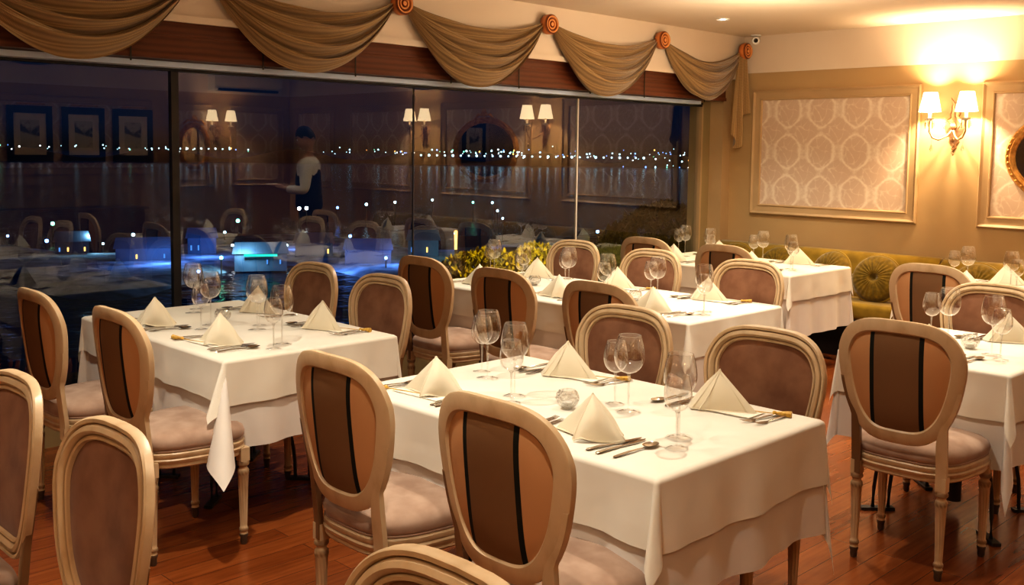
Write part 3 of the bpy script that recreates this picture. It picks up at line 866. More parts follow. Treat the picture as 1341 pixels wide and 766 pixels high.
# ------------------------------------------------------------------ curtain swags
RY = [-.02, 1.33, 2.69, 4.05, 5.41, 6.76, 8.0]
ZRo = 2.515
names = ['at the edge behind the camera side', 'cut by the upper corner of the frame', 'second from the camera', 'in the middle of the window', 'fourth along, above the cream mullion', 'last before the room corner']
for i in range(6):
    y0, y1 = RY[i], RY[i + 1]; L = y1 - y0; rs = random.Random(i); ph = rs.uniform(0, 6)
    def fn(u, v, L=L, ph=ph):
        e = 4 * u * (1 - u)                # 0 at rosettes, 1 mid
        shp = 1 - abs(2 * u - 1) ** 2.1
        gat = .045 * (v - .5) * -1          # gathered width at the ends
        sag = .13 * (1 - v) + .445 * v
        z = ZRo + gat - sag * (shp ** .92) + .012 * sin(v * 9 + ph) * e
        fold = sin(v * PI * 7.5 + ph + .8 * sin(u * PI * 2 + ph)) * (.036 * e + .007)
        fold += .012 * sin(v * PI * 23 + ph * 2 + 2.4 * u) * e
        x = XB + .035 + .085 * e * sin(PI * (.08 + .84 * v)) + fold * .9
        z += fold * .35
        y = (u - .5) * (L - .05) + (.5 - u) * .05 * v
        return (x, y, z)
    nu, nv = 61, 72
    mb = MB().grid(fn, nu, nv)
    o = mb.build('curtain_swag', 'swag', None, 180)
    uvl = o.data.uv_layers.new(name='UVMap')
    for lp in o.data.loops:
        vi = lp.vertex_index; uvl.data[lp.index].uv = ((vi % nu) / nu * L, (vi // nu) / nv * .5)
    o.location = (0, (y0 + y1) / 2, 0)
    tag(o, 'gold-brown draped curtain swag ' + names[i], 'curtain', 'curtain swags between wooden rosettes')
def make_rosette():
    prof = [(.0001, .030), (.014, .028), (.018, .018), (.024, .018), (.028, .026), (.036, .026), (.042, .016), (.048, .016), (.052, .030), (.062, .032), (.070, .024), (.073, .010), (.070, -.03)]
    m = Matrix.Rotation(PI / 2, 4, 'Y')
    o = MB().lathe(prof, 40, m).build('wooden_rosette', 'rings', None, 30); tag(o, 'x', 'rosette'); return o
RO = make_rosette()
rn = ['on the soffit outside the picture', 'between the two nearest swags', 'between the second and third swags', 'above the thin dark mullion', 'above the cream mullion', 'third before the room corner', 'at the room corner over the hanging tail']
for i, y in enumerate(RY[1:], 1):
    put(RO, (XB + .055 + (.03 if i == 6 else 0), y - (.05 if i == 6 else 0), ZRo), 0, 'round orange ringed wooden curtain rosette ' + rn[i], 'wooden rosettes holding the swags')
# tail hanging in the corner
def tail(u, v):
    w = .05 + .11 * v
    z = ZRo - .02 - (.72 + .10 * sin(u * 5.0) + .10 * u) * v * (1 - .25 * (u > .72))
    return (XB + .05 + .022 * sin(u * PI * 5) * (.4 + v) + .05 * u, 7.91 + w * (u - .5) * 1.3 , z)
tb = MB().grid(tail, 40, 30); o = tb.build('curtain_tail', 'swag', None, 180)
uvl = o.data.uv_layers.new(name='UVMap')
for lp in o.data.loops:
    vi = lp.vertex_index; uvl.data[lp.index].uv = ((vi % 40) / 40 * .2, (vi // 40) / 30 * .8)
tag(o, 'gold-brown pleated curtain tail hanging below the corner rosette', 'curtain')

# ------------------------------------------------------------------ security camera
r = empty('security_camera', (-4.99, 7.96, ZC)); tag(r, 'small white security camera with black lens in the ceiling corner', 'camera')
MB().lathe([(.0001, 0), (.045, 0), (.045, -.012), (.0001, -.012)], 20).build('mount', 'white', r, 30)
m = Matrix.Translation((0, 0, -.045)) @ Matrix.Rotation(-2.3, 4, 'Z') @ Matrix.Rotation(PI / 2 + .25, 4, 'X')
mc = Matrix.Translation((0, 0, -.050)) @ Vector((4.99, -7.96, -1.0)).to_track_quat('Z', 'Y').to_matrix().to_4x4()
MB().lathe([(.0001, -.05), (.028, -.05), (.036, -.04), (.036, .045), (.030, .055), (.019, .055)], 24, mc).build('body', 'white', r, 30)
MB().lathe([(.019, .050), (.019, .056), (.012, .060), (.0001, .062)], 20, mc).build('lens', 'black', r, 60)

# ------------------------------------------------------------------ sconces
def make_sconce():
    r = empty('wall_sconce'); tag(r, 'x', 'wall lamp')
    # carved backplate, local +Y points out of the wall
    mb = MB()
    prof = [(-.18, .006), (-.165, .016), (-.14, .012), (-.12, .030), (-.08, .024), (-.05, .045), (.0, .055), (.05, .045), (.075, .022), (.10, .030), (.125, .018), (.16, .022), (.19, .004)]
    vs = []; fs = []
    for z, w in prof:
        for (a, b) in ((-1, 0), (-.8, .014), (-.3, .026), (.3, .026), (.8, .014), (1, 0)):
            vs.append((w * a * 1.5, b + .001, z))
    for i in range(len(prof) - 1):
        for k in range(5):
            fs.append((i * 6 + k, i * 6 + k + 1, (i + 1) * 6 + k + 1, (i + 1) * 6 + k))
    mb.add(vs, fs); mb.sphere((0, .035, .0), .026, 10); mb.sphere((0, .03, -.10), .014, 8)
    mb.tube([(-.02, .02, .13), (-.01, .03, .17), (.015, .025, .20), (.03, .02, .225)], [.010, .009, .007, .003], 8)
    mb.build('backplate', 'brass', r, 50)
    for sx in (-1, 1):
        pts = [(0, .03, -.02), (sx * .03, .07, -.075), (sx * .075, .12, -.105), (sx * .115, .14, -.09), (sx * .140, .145, -.04), (sx * .140, .145, .045)]
        a = MB().tube(pts, [.009, .008, .008, .008, .007, .007], 10)
        a.tube([(0, .03, .0), (sx * .04, .05, .045), (sx * .075, .07, .02), (sx * .055, .07, -.02)], .005, 8)
        arm = a.build('arm', 'brass', r, 60)
        m = Matrix.Translation((sx * .140, .145, 0))
        MB().lathe([(.008, .040), (.022, .048), (.034, .058), (.037, .062), (.030, .060), (.012, .056), (.012, .13), (.0001, .131)], 16, m).build('candle_cup', 'card', arm, 40)
        MB().lathe([(.084, .112), (.082, .115), (.052, .262), (.051, .262)], 28, m).build('lamp_shade', 'shade', arm, 60)
        for k in range(7):
            an = 2 * PI * k / 7
            px_, py_ = sx * .140 + .034 * cos(an), .145 + .034 * sin(an)
            L_ = .06 + .012 * (k % 2)
            d = MB().lathe([(.0001, 0), (.004, -.012), (.0065, -.03), (.005, -L_), (.0001, -L_ - .01)], 6, Matrix.Translation((px_, py_, .055)))
            d.build('crystal_drop', 'crystal', arm, 0)
        MB().lathe([(.0001, 0), (.010, -.018), (.016, -.035), (.009, -.055), (.0001, -.06)], 8, Matrix.Translation((sx * .12, .14, -.14))).tube([(sx * .12, .14, -.105), (sx * .12, .14, -.142)], .0015, 5).build('crystal_pendant', 'crystal', arm, 0)
    MB().tube([(.008 * cos(k * .9), .03 + .008 * sin(k * .9), -.13 - k * .005) for k in range(20)], .005, 6).build('twisted_finial', 'brass', r)
    return r
SC = make_sconce()
def sconce(loc, rz, lab, e=20):
    put(SC, loc, rz, lab, 'two-shade crystal wall sconces')
    for sx in (-1, 1):
        v = Matrix.Rotation(rz, 4, 'Z') @ Vector((sx * .140, .145, .20))
        L = bpy.data.lights.new('sconce_bulb', 'POINT'); L.energy = e; L.color = (1, .72, .44); L.shadow_soft_size = .03
        o = bpy.data.objects.new('sconce_bulb', L); COL.objects.link(o); o.location = Vector(loc) + v
sconce((-3.235, YB, 1.83), PI, 'lit crystal sconce with two white shades between the damask panels', 52)
sconce((-1.20, YB, 1.83), PI, 'lit crystal sconce with two shades past the gilt mirror', 50)
sconce((XR, 6.90, 1.83), PI / 2, 'lit crystal sconce on the side wall beside the oval mirror', 46)
sconce((XR, .9, 1.83), PI / 2, 'unseen crystal sconce added for fill light, side wall near the camera side', 26)  # sconces from here on are unseen, added for warm glass reflections and fill
sconce((-1.6, YF, 1.83), 0, 'unseen crystal sconce added for fill light, front wall, aisle side', 30)
sconce((-3.6, YF, 1.83), 0, 'unseen crystal sconce added for fill light, front wall, window side', 16)

# ------------------------------------------------------------------ mirrors
def mirror(loc, rz, a, b, lab, fin=True):
    r = empty('wall_mirror', loc, rz); tag(r, lab, 'mirror')
    def E(off, d):
        return [((a - off) * cos(2 * PI * k / 64), d, (b - off) * sin(2 * PI * k / 64)) for k in range(64)]
    prof = [(0, .0), (0, .02), (.012, .034), (.020, .026), (.028, .024), (.040, .038), (.052, .034), (.060, .022), (.068, .024), (.074, .010)]
    vs = []; fs = []
    for o_, d in prof: vs += E(o_, d)
    for i in range(len(prof) - 1):
        for k in range(64):
            k2 = (k + 1) % 64; fs.append((i * 64 + k, i * 64 + k2, (i + 1) * 64 + k2, (i + 1) * 64 + k))
    f = MB().add(vs, fs).build('frame', 'gold', r, 60)
    mb = MB()
    for k in range(48):
        an = 2 * PI * k / 48
        mb.sphere(((a - .022) * cos(an), .030, (b - .022) * sin(an)), .010, 6, (1, .8, 1))
    mb.build('beading', 'gold', f, 60)
    if fin:
        mb = MB()
        for s in (-1, 1):
            mb.tube([(s * .16, .02, b - .03), (s * .10, .03, b + .03), (s * .04, .03, b + .02), (s * .02, .03, b + .075), (0, .03, b + .10)], [.012, .018, .016, .012, .004], 8)
        mb.sphere((0, .03, b + .04), .03, 10, (1, .6, 1.3)); mb.build('crest', 'gold', f, 60)
    vs = E(.07, .012); vs.append((0, .012, 0)); MB().add(vs, [(64, k, (k + 1) % 64) for k in range(64)]).build('mirror_glass', 'mirror', r, 0)
    return r
mirror((-2.29, YB - .006, 1.60), PI, .55, .38, 'oval mirror in a beaded gilt frame on the damask panel')
mirror((XR - .006, 6.56, 1.60), PI / 2, .24, .32, 'upright oval mirror in a gilt frame on the side wall')

# ------------------------------------------------------------------ side wall seen only as reflection: pictures, air unit, glass shelf
def art_mat(s):
    m, nt, b, o = newmat('etching_print'); tc = N(nt, 'ShaderNodeTexCoord'); n = N(nt, 'ShaderNodeTexNoise'); n.inputs['Scale'].default_value = 5 + s; n.inputs['Detail'].default_value = 3
    nt.links.new(tc.outputs['Object'], n.inputs['Vector']); nt.links.new(ramp(nt, n.outputs[0], [(.40, (.10, .11, .12)), (.5, (.62, .60, .50))]), b.inputs['Base Color']); return m
for i, (y, lab) in enumerate([(4.43, 'nearest the room front'), (5.07, 'in the middle of three'), (5.70, 'closest to the oval mirror')]):
    r = empty('framed_picture', (XR - .035, y, 1.72), PI / 2); tag(r, 'black framed etching with cream mount on the side wall, ' + lab, 'picture', 'black framed etchings')
    MB().box(-.26, -.19, 0, .03, -.34, .34).box(.19, .26, 0, .03, -.34, .34).box(-.19, .19, 0, .03, .25, .34).box(-.19, .19, 0, .03, -.34, -.25).build('frame', 'black', r, 0)
    MB().box(-.19, .19, 0, .012, -.25, .25).build('mount', 'card', r, 0)
    MB().box(-.11, .11, .012, .014, -.16, .17).build('print', art_mat(i), r, 0)
    MB().tube([(-.16, .07, .36), (.16, .07, .36)], .012, 10).tube([(0, .0, .33), (0, .07, .36)], .005, 6).build('picture_light', 'gold', r)
r = empty('air_conditioner', (XR, 7.3, 2.36), PI / 2); tag(r, 'white wall-mounted air conditioning unit above the side wall panels', 'air conditioner')
MB().add([(x, y, z) for x in (-.52, .52) for (y, z) in ((0, 0), (.15, 0), (.20, .06), (.20, .22), (.17, .26), (0, .26))], [(0, 1, 2, 3, 4, 5), (6, 11, 10, 9, 8, 7)] + [(k, k + 6, (k + 1) % 6 + 6, (k + 1) % 6) for k in range(6)]).build('body', 'white', r, 0)
MB().box(-.46, .46, .10, .19, -.004, .03).build('air_slot', 'black', r, 0)
r = empty('sideboard', (XR - .26, 4.2, 0), PI / 2); tag(r, 'dark wooden sideboard carrying rows of upturned glasses along the side wall', 'sideboard')
MB().box(-1.45, 1.45, -.2, .2, .0, .80).build('carcass', 'board', r, 0); MB().box(-1.5, 1.5, -.22, .22, .80, .83).build('top', 'board', r, 0)
for k in range(4):
    d = MB().box(-1.42 + .71 * k, -.75 + .71 * k, .2, .215, .08, .78).build('door', 'board', r, 0)
    MB().sphere((-1.36 + .71 * k, .225, .5), .012, 8).build('knob', 'brass', d)
for row in range(2):
    for k in range(14):
        put(GS, (XR - .18 - .14 * row, 2.9 + .2 * k, .832), 0, 'wine glass standing in the double row on the sideboard', 'wine glasses on the sideboard')

# ------------------------------------------------------------------ waiter (seen as a reflection in the glass)
def skin_obj(name, verts, edges, radii, mat, parent, root=0, sub=2):
    me = bpy.data.meshes.new(name); me.from_pydata(verts, edges, []); o = bpy.data.objects.new(name, me); COL.objects.link(o); o.parent = parent
    me.materials.append(mat)
    md = o.modifiers.new('skin', 'SKIN'); md.use_smooth_shade = True
    for i, rr in enumerate(radii):
        sv = me.skin_vertices[0].data[i]; sv.radius = rr if isinstance(rr, tuple) else (rr, rr); sv.use_root = (i == root)
    s = o.modifiers.new('sub', 'SUBSURF'); s.levels = sub; s.render_levels = sub
    return o
W = empty('person', (-1.72, 6.02, 0), math.radians(-135)); tag(W, 'waiter in white shirt and dark waistcoat looking down at a notepad, mirrored in the glass', 'person')
M['skin'] = noise_mat('skin_tone', (.42, .22, .14), (.48, .26, .17), .5, 10)
M['shirt'] = noise_mat('white_shirt', (.70, .68, .64), (.78, .76, .72), .7, 8)
M['vest'] = noise_mat('black_waistcoat', (.010, .010, .012), (.018, .018, .02), .7, 8)
M['hair'] = noise_mat('black_hair', (.008, .006, .005), (.02, .015, .012), .6, 60)
vs = [(0, 0, .96), (0, .01, 1.15), (0, .01, 1.33), (0, -.005, 1.47), (0, -.002, 1.53), (0, .004, 1.58), (0, .012, 1.64), (0, .02, 1.68)]
rd = [(.13, .10), (.12, .09), (.13, .09), (.075, .06), .046, .044, .046, .046]
ed = [(i, i + 1) for i in range(7)]
def add(v, r_, frm):
    vs.append(v); rd.append(r_); ed.append((frm, len(vs) - 1)); return len(vs) - 1
for s in (-1, 1):
    a = add((s * .10, 0, .90), (.085, .09), 0); b = add((s * .105, .01, .50), .058, a); c = add((s * .11, -.01, .30), .052, b); d = add((s * .11, -.02, .10), .036, c); e_ = add((s * .12, .09, .04), (.035, .03), d)
    sh = add((s * .17, -.005, 1.43), .045, 3); el = add((s * .235, .0, 1.15), .042, sh); wr_ = add((s * .13, .24, 1.17), .028, el); pm = add((s * .09, .31, 1.19), (.034, .018), wr_)
    for k in range(4):
        f1 = add((s * (.105 - .018 * k), .355 + .006 * (k in (1, 2)), 1.20), .009, pm); f2 = add((s * (.085 - .018 * k), .385 + .006 * (k in (1, 2)), 1.19), .008, f1); add((s * (.070 - .016 * k), .385, 1.172), .007, f2)
    t1 = add((s * .055, .30, 1.205), .010, pm); add((s * .035, .33, 1.212), .008, t1)
skin_obj('body', vs, ed, rd, M['skin'], W)
body = kids(W)[0]
HM = Matrix.Translation((0, .035, 1.70)) @ Matrix.Rotation(-.42, 4, 'X')
def headf(u, v, g=1.0, feat=1):
    a = 2 * PI * u; th = .02 + v * (PI - .04); z = .122 * cos(th); st = sin(th)
    da = math.atan2(sin(a - PI / 2), cos(a - PI / 2)); front = max(0, cos(da))
    low = max(0, -z / .122)
    x = .076 * st * cos(a) * (1 - .26 * low ** 1.5); y = .096 * st * sin(a)
    if sin(a) < 0: y *= 1 - .30 * low
    else: y *= 1 + .22 * low
    G = lambda c, w, zc, h: math.exp(-((abs(da) - c) / w) ** 2 - ((z - zc) / h) ** 2)
    p_ = feat * (.026 * G(0, .13, -.020, .016) + .012 * G(0, .10, .004, .020) + .006 * G(.15, .10, -.030, .008) - .010 * G(.36, .17, .012, .014) + .006 * G(.30, .30, .036, .012) + .006 * G(0, .26, -.054, .007) + .005 * G(0, .24, -.068, .007) + .014 * G(0, .35, -.098, .018) + .005 * G(.75, .25, -.018, .025))
    v_ = Vector((x, y, z)) * g; v_ += Vector((cos(a), sin(a), 0)) * p_
    return HM @ v_
hd = MB().grid(lambda u, v: headf(u, v), 64, 40, True).build('head', 'skin', W, 180)
for s in (-1, 1):
    MB().sphere(HM @ Vector((s * .031, .081, .012)), .0115, 10).build('eye', 'white', hd)
    MB().sphere(HM @ Vector((s * .031, .0895, .010)), .005, 8).build('pupil', 'black', hd)
    MB().tube([HM @ Vector((s * .016, .096, .030)), HM @ Vector((s * .034, .092, .036)), HM @ Vector((s * .050, .080, .030))], [.003, .004, .002], 6).build('eyebrow', 'hair', hd)
    MB().grid(lambda u, v: HM @ Vector((s * (.073 + .014 * sin(PI * v)), .0 + .016 * cos(2 * PI * u) * (1 - .5 * v), -.005 + .030 * sin(2 * PI * u) * (1 - .45 * v))), 20, 8, True).build('ear', 'skin', hd, 180)
MB().tube([HM @ Vector((x_, .101 - 12 * x_ * x_, -.061)) for x_ in (-.024, -.012, 0, .012, .024)], [.001, .0035, .004, .0035, .001], 8).build('mouth', 'uph', hd)
def hairf(u, v):
    a = 2 * PI * u; lim = .36 + .24 * (1 - sin(a)) / 2 + .03 * sin(a * 7)
    p_ = headf(u, v * lim, 1.09 + .02 * sin(a * 12 + v * 9), 0)
    return p_
MB().grid(hairf, 72, 18, True).build('hair', 'hair', W, 180)
sv = [(0, 0, .98), (0, .01, 1.15), (0, .01, 1.33), (0, -.002, 1.46), (0, .0, 1.51)]; sr = [(.175, .135), (.168, .128), (.185, .132), (.14, .10), .068]; se = [(i, i + 1) for i in range(4)]
for s in (-1, 1):
    sv.append((s * .17, -.005, 1.43)); sr.append(.078); se.append((3, len(sv) - 1)); sv.append((s * .235, 0, 1.15)); sr.append(.060); se.append((len(sv) - 2, len(sv) - 1)); sv.append((s * .145, .21, 1.165)); sr.append(.042); se.append((len(sv) - 2, len(sv) - 1))
skin_obj('shirt', sv, se, sr, M['shirt'], W)
skin_obj('waistcoat', [(0, 0, .90), (0, .0, 1.02), (0, .01, 1.16), (0, .01, 1.32), (0, -.002, 1.43)], [(0, 1), (1, 2), (2, 3), (3, 4)], [(.205, .160), (.200, .155), (.190, .146), (.200, .148), (.15, .115)], M['vest'], W, sub=2)
tv = [(0, 0, 1.03), (0, 0, .93)]; tr_ = [(.150, .115), (.165, .125)]; te = [(0, 1)]
for s in (-1, 1):
    for j, (p_, q) in enumerate([((s * .095, 0, .84), (.095, .10)), ((s * .105, .01, .50), .078), ((s * .11, -.01, .28), .070), ((s * .11, -.01, .09), .066)]):
        tv.append(p_); tr_.append(q); te.append((1 if j == 0 else len(tv) - 2, len(tv) - 1))
skin_obj('trousers', tv, te, tr_, M['vest'], W)
for s in (-1, 1):
    MB().sphere((s * .115, .05, .045), .05, 10, (.95, 2.4, .9)).build('shoe', 'black', W)
nb = MB().box(-.06, .06, .33, .45, 1.205, 1.213, Matrix.Identity(4)).build('notepad', 'card', None, 0)
nb.matrix_world = Matrix.Translation(W.location) @ Matrix.Rotation(math.radians(-135), 4, 'Z')
tag(nb, 'small pale notepad held in both hands of the waiter', 'notepad')

# ------------------------------------------------------------------ outside: night harbour below the window
def pol(az, d, z=0):  # az degrees from +Y towards -X
    a = math.radians(az); return Vector((-d * sin(a), d * cos(a), z))
ZW = -14
g = MB(); g.add([(-2500, -2500, ZW), (-9, -2500, ZW), (-9, 2500, ZW), (-2500, 2500, ZW)], [(0, 1, 2, 3)])
tag(g.build('sea', 'water', None, 0), kind='structure')
# far shore, a low long hill
mb = MB(); 
def fs_(u, v):
    az = 25 + 60 * u; d = 1000 + 250 * v; p_ = pol(az, d)
    return (p_.x, p_.y, ZW - 1 + 14 * sin(PI * min(1, v * .9)) * (.6 + .4 * sin(az * .9)))
mb.grid(fs_, 80, 6); tag(mb.build('hills', 'land', None, 180), kind='structure')
# near slope under the restaurant and a spit of land
mb = MB()
def sl(u, v):
    az = 20 + 75 * u; d = 12 + 70 * v; p_ = pol(az, d); return (p_.x, p_.y, -3.2 - (abs(ZW) - 2.5) * min(1, v * 1.25) ** .8 + .8 * sin(az * .5 + v * 9))
mb.grid(sl, 50, 14)
tag(mb.build('land', 'land', None, 180), kind='structure')
mb = MB()
def sp_(u, v):
    az = 30 + 55 * u; d0 = 120 + 14 * sin(az * .35); d = d0 + 50 * v; p_ = pol(az, d); return (p_.x, p_.y, ZW + 1.1 * min(1, 8 * v * (1 - v)) - .3)
mb.grid(sp_, 60, 8); tag(mb.build('terrain', 'quay', None, 180), kind='structure')

cols = {'c': ((.45, .85, 1), 1), 'w': ((.85, .95, 1), 1), 'b': ((.15, .35, 1), 1), 'g': ((.2, 1, .6), 1), 'o': ((1, .5, .12), 1)}
def light_mat(k, s): return emit_mat('lamp_glow_' + k, cols[k][0], s, False)
rd_ = random.Random(5)
# far shore lights: past counting, one object
allm = MB(); fm = []; mats_ = []
for ki, (k, n_, st) in enumerate((('c', 95, 4), ('w', 40, 4), ('g', 14, 2.5), ('o', 14, 3), ('b', 30, 3))):
    mb = MB()
    for _ in range(n_):
        az = rd_.choice([rd_.uniform(32, 48), rd_.uniform(32, 56), rd_.uniform(60, 74), rd_.gauss(36, 2.5), rd_.gauss(48, 2.5)])
        p_ = pol(az, 980)
        dz = (rd_.gauss(0, 2.6) if az < 45 else rd_.gauss(0, 1.3))
        if az < 40 and rd_.random() < .25: dz -= rd_.uniform(5, 24)
        mb.sphere((p_.x, p_.y, max(ZW + 1, -.9 + dz)), rd_.choice([.35, .45, .55, .75]), 4)
    if k == 'c':
        for j in range(30):
            p_ = pol(38 + 13 * j / 29, 960); mb.sphere((p_.x, p_.y, -4.4), .8 if j % 3 else 1.1, 4)
        for j in range(12):
            p_ = pol(61 + 4 * j / 11, 960); mb.sphere((p_.x, p_.y, -1), .6, 4)
    fm += [ki] * len(mb.f); allm.add(mb.v, mb.f); mats_.append(light_mat(k, st))
o = allm.build('shore_lights', mats_[0], None, 0)
for m_ in mats_[1:]: o.data.materials.append(m_)
o.data.polygons.foreach_set('material_index', fm)
tag(o, 'cyan, white and orange town lights strung along the far shore at night', 'town lights', None, 'stuff')
# harbour lamps: post and bright head, standing on the spit
def harbour_lamp(az, d, h, k, st, rad):
    p_ = pol(az, d, ZW); r = empty('harbour_lamp', p_)
    MB().tube([(0, 0, 0), (0, 0, h)], .08, 6).build('post', 'iron', r)
    MB().sphere((0, 0, h), rad, 8).build('lamp', HL[k], r)
    nm = {'c': 'cyan', 'w': 'white', 'b': 'blue', 'g': 'green', 'o': 'amber'}[k]
    tag(r, 'tall %s harbour lamp glowing beyond the water at night' % nm, 'lamp', nm + ' harbour lamps')
HL = {k: light_mat(k, 9) for k in cols}
for (az, d, h, k, rad) in [(57.3, 190, 3.4, 'w', .55), (56.9, 191, 3.4, 'w', .55), (55.2, 200, 3, 'b', .4), (53.6, 195, 4, 'c', .45), (52.0, 200, 4.2, 'c', .4), (49.9, 205, 4.5, 'c', .35), (47.6, 210, 3.8, 'g', .35), (60.6, 170, 2.4, 'g', .5),
                       (61.3, 150, 2, 'c', .3), (66, 150, 1.8, 'c', .4), (69.9, 160, 3, 'g', .45), (70.2, 140, 2, 'b', .4), (72, 150, 2, 'b', .3), (67.5, 138, 1.6, 'c', .25), (64, 140, 1.8, 'b', .35), (61.5, 112, 2, 'g', .35), (60.9, 128, 2, 'w', .3), (58, 125, 2.2, 'c', .3), (54.5, 130, 3, 'b', .35),
                       (51, 128, 2, 'b', .4), (48.6, 150, 1.8, 'w', .3), (47.9, 120, 2, 'g', .3), (45.5, 118, 2.4, 'c', .35), (44.0, 104, 2.2, 'g', .6), (43.2, 108, 2.6, 'c', .4), (42, 100, 1.6, 'b', .4), (40.5, 140, 3.2, 'b', .4), (36, 90, 2.0, 'w', .45), (38.6, 95, 2.2, 'g', .4), (52.5, 110, 2, 'b', .3),
                       (46.2, 160, 5, 'c', .3), (45.9, 164, 3.4, 'c', .3), (46.5, 156, 6.6, 'c', .3), (73, 158, 3, 'w', .4), (62.7, 100, 1.8, 'b', .3)]:
    harbour_lamp(az, d + 16, h, k, 20, rad * .62)
for (az, d, k, e) in [(68.1, 150, 'c', 1500), (64.6, 133, 'b', 2500), (66.2, 140, 'b', 1500), (60.3, 127, 'c', 2500), (57.2, 150, 'b', 1500), (55.3, 126, 'b', 2500), (51.5, 128, 'b', 1500), (47.3, 150, 'b', 1500), (44.6, 132, 'g', 6000), (44.2, 128, 'b', 3000), (39.5, 124, 'g', 2500), (36.4, 130, 'c', 2500), (62.3, 140, 'b', 1500)]:
    L = bpy.data.lights.new('harbour_glow', 'POINT'); L.energy = e; L.color = cols[k][0]; L.shadow_soft_size = .4
    o = bpy.data.objects.new('harbour_glow', L); COL.objects.link(o); o.location = pol(az, d, ZW + 3.2); o.visible_glossy = False
# harbour houses
M['lit'] = emit_mat('lit_house_window', (.12, .40, 1), .7, False); M['litg'] = emit_mat('green_lit_sign', (.02, .9, .55), 1.2, False); M['lity'] = emit_mat('warm_lit_window', (1, .55, .12), 2.5, False)
for i, (az, d, wx, wy, h) in enumerate([(73.5, 140, 14, 6, 2.6), (69, 128, 10, 6, 2.2), (65.5, 118, 16, 6, 2.2), (62.5, 124, 9, 6, 2.8), (59.4, 110, 15, 5, 2.2), (56.5, 120, 12, 6, 2.4), (53.5, 112, 14, 6, 2.4), (50.4, 120, 10, 6, 2.8), (47.6, 110, 10, 6, 3), (44.8, 96, 9, 5, 3.2), (42.3, 92, 8, 5, 3.4), (39.8, 100, 9, 6, 3), (37, 96, 9, 6, 2.8), (34.5, 105, 10, 6, 3)]):
    wx *= .42; wy *= .6; d = d * 1.18; p_ = pol(az, d, ZW + .2); r = empty('harbour_house', p_, math.radians(az + 90 - 90))
    tag(r, 'low dark harbour house with lit windows below at night', 'house', 'harbour houses below the window')
    MB().box(-wx / 2, wx / 2, -wy / 2, wy / 2, 0, h).build('wall', 'house', r, 0)
    MB().add([(-wx / 2 - .3, -wy / 2 - .3, h), (wx / 2 + .3, -wy / 2 - .3, h), (wx / 2 + .3, wy / 2 + .3, h), (-wx / 2 - .3, wy / 2 + .3, h), (-wx / 2, 0, h + 1.3), (wx / 2, 0, h + 1.3)], [(0, 1, 5, 4), (2, 3, 4, 5), (0, 4, 3), (1, 2, 5), (0, 3, 2, 1)]).build('roof', 'house', r, 0)
    for q in range(4):
        if rd_.random() < .4:
            xx = -wx / 2 + wx * (q + .5) / 4
            MB().box(xx - .10, xx + .10, -wy / 2 - .06, -wy / 2, h * .4, h * .65).build('window', rd_.choice(['lit', 'lit', 'lit', 'lity']), r, 0)
    if i == 4: MB().box(-2.0, 2.0, -wy / 2 - .5, -wy / 2 - .35, h - .3, h - .05).build('light_strip', 'litg', r, 0)
# foliage outside: lit hedge and a dark tree
def leafy(name, c, rx, ry, rz_, n_, mat, lab, cat, size=.09, seed=1, gs=None):
    rr = random.Random(seed); mb = MB()
    for _ in range(n_):
        a, b, q = rr.uniform(0, 2 * PI), math.acos(rr.uniform(-1, 1)), rr.uniform(.75, 1.0) ** .5
        q *= 1 + .15 * sin(3 * a) * sin(2 * b)
        p_ = Vector((rx * q * sin(b) * cos(a), ry * q * sin(b) * sin(a), rz_ * q * cos(b)))
        m = Matrix.Translation(p_) @ Matrix.Rotation(rr.uniform(0, 6), 4, 'Z') @ Matrix.Rotation(rr.uniform(0, 6), 4, 'X')
        mb.add([m @ Vector(t) for t in ((-size * .4, 0, 0), (0, -size, 0), (size * .4, 0, 0), (0, size, 0))], [(0, 1, 2, 3)])
    r = empty(name, c); tag(r, lab, cat, gs)
    mb.build('foliage', mat, r, 0)
    MB().tube([(0, 0, -rz_ - 1.0), (0, 0, 0)], [.12, .06], 8).build('trunk', 'board', r)
    return r
for i, (y, x, s) in enumerate([(8.15, -9.0, .42), (8.75, -9.3, .42), (9.25, -9.0, .42), (9.75, -9.4, .42)]):
    leafy('garden_shrub', (x, y, .04), s, s, s * .72, 1500, 'leaf', 'yellow-lit garden shrub outside the window behind the middle table', 'shrub', .05, 20 + i, 'yellow-lit shrubs outside the window')
L = bpy.data.lights.new('garden_flood', 'POINT'); L.energy = 420; L.color = (1, .78, .12); L.shadow_soft_size = .1
o = bpy.data.objects.new('garden_flood', L); COL.objects.link(o); o.location = (-8.0, 9.0, 1.5)
o.visible_glossy = False
leafy('tree', (-22, 30.2, -2.6), 3.4, 3.4, 2.3, 5000, 'leafdk', 'dark rounded tree outside, seen through the pane beside the corner', 'tree', .22, 3)
r = empty('garden_lamp', (-10.6, 9.36, -.3)); tag(r, 'thin glowing amber garden lamp outside above the lit shrubs', 'lamp')
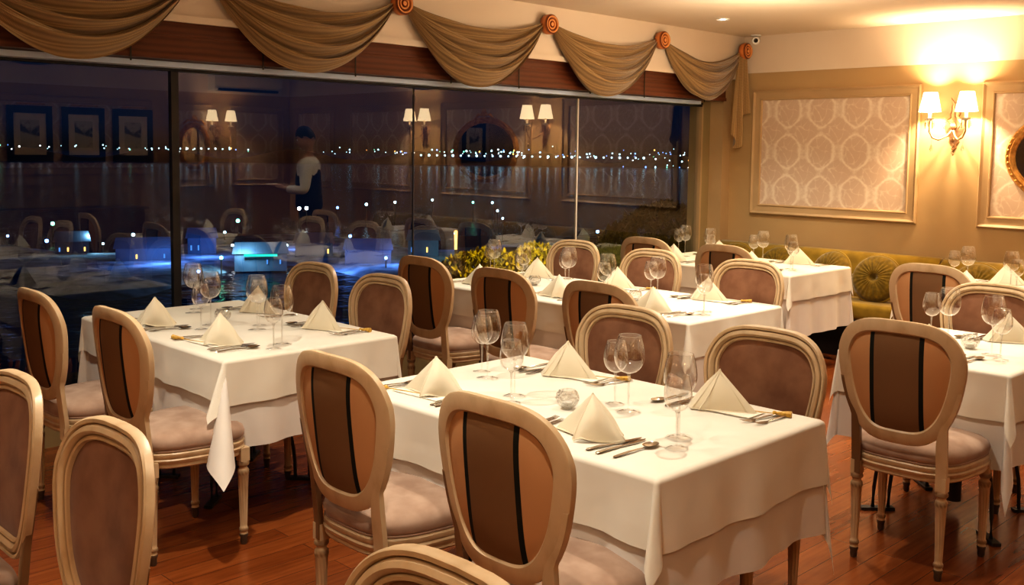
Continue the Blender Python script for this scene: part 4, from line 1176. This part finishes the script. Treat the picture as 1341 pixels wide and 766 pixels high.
MB().tube([(0, 0, -1), (0, 0, .5)], .02, 8).build('post', 'iron', r); MB().lathe([(.0001, .5), (.018, .5), (.024, .76), (.0001, .77)], 12).build('lamp', 'lity', r)
struct('path', MB().box(-12.5, -5.7, -4, 16, -1.4, -1.2), 'land')

# ------------------------------------------------------------------ world
wd = bpy.data.worlds.new('night'); sc.world = wd; wd.use_nodes = True; nt = wd.node_tree
bg = nt.nodes['Background']; tc = N(nt, 'ShaderNodeTexCoord'); s = N(nt, 'ShaderNodeSeparateXYZ'); nt.links.new(tc.outputs['Generated'], s.inputs[0])
nt.links.new(ramp(nt, s.outputs[2], [(0, (.0008, .002, .004)), (.02, (.0008, .005, .016)), (.25, (.0006, .006, .026))]), bg.inputs[0]); bg.inputs[1].default_value = 1.0

# ------------------------------------------------------------------ camera
f, cyp, pitch, roll, yaw, h = 1322.09, 308.6, .08469, .01287, .7917, 1.6025
cam = bpy.data.cameras.new('camera'); co = bpy.data.objects.new('camera', cam); COL.objects.link(co); sc.camera = co
F = Vector((-sin(yaw), cos(yaw), 0)); R = Vector((cos(yaw), sin(yaw), 0)); U = Vector((0, 0, 1))
F2 = F * cos(pitch) - U * sin(pitch); U2 = U * cos(pitch) + F * sin(pitch)
R3 = R * cos(roll) + U2 * sin(roll); U3 = U2 * cos(roll) - R * sin(roll)
mw = Matrix((R3, U3, -F2)).transposed().to_4x4(); mw.translation = (0, 0, h); co.matrix_world = mw
cam.sensor_width = 36; cam.lens = f / 1341 * 36; cam.shift_y = -(383 - cyp) / 1341; cam.clip_start = .05; cam.clip_end = 5000
sc.view_settings.view_transform = 'Standard'; sc.view_settings.look = 'Medium High Contrast'; sc.view_settings.exposure = 0.38
sc.cycles.transparent_max_bounces = 48; sc.cycles.max_bounces = 8; sc.cycles.diffuse_bounces = 3; sc.cycles.glossy_bounces = 4
sc.cycles.sample_clamp_indirect = 4; sc.cycles.use_denoising = True; sc.cycles.caustics_reflective = False; sc.cycles.caustics_refractive = False
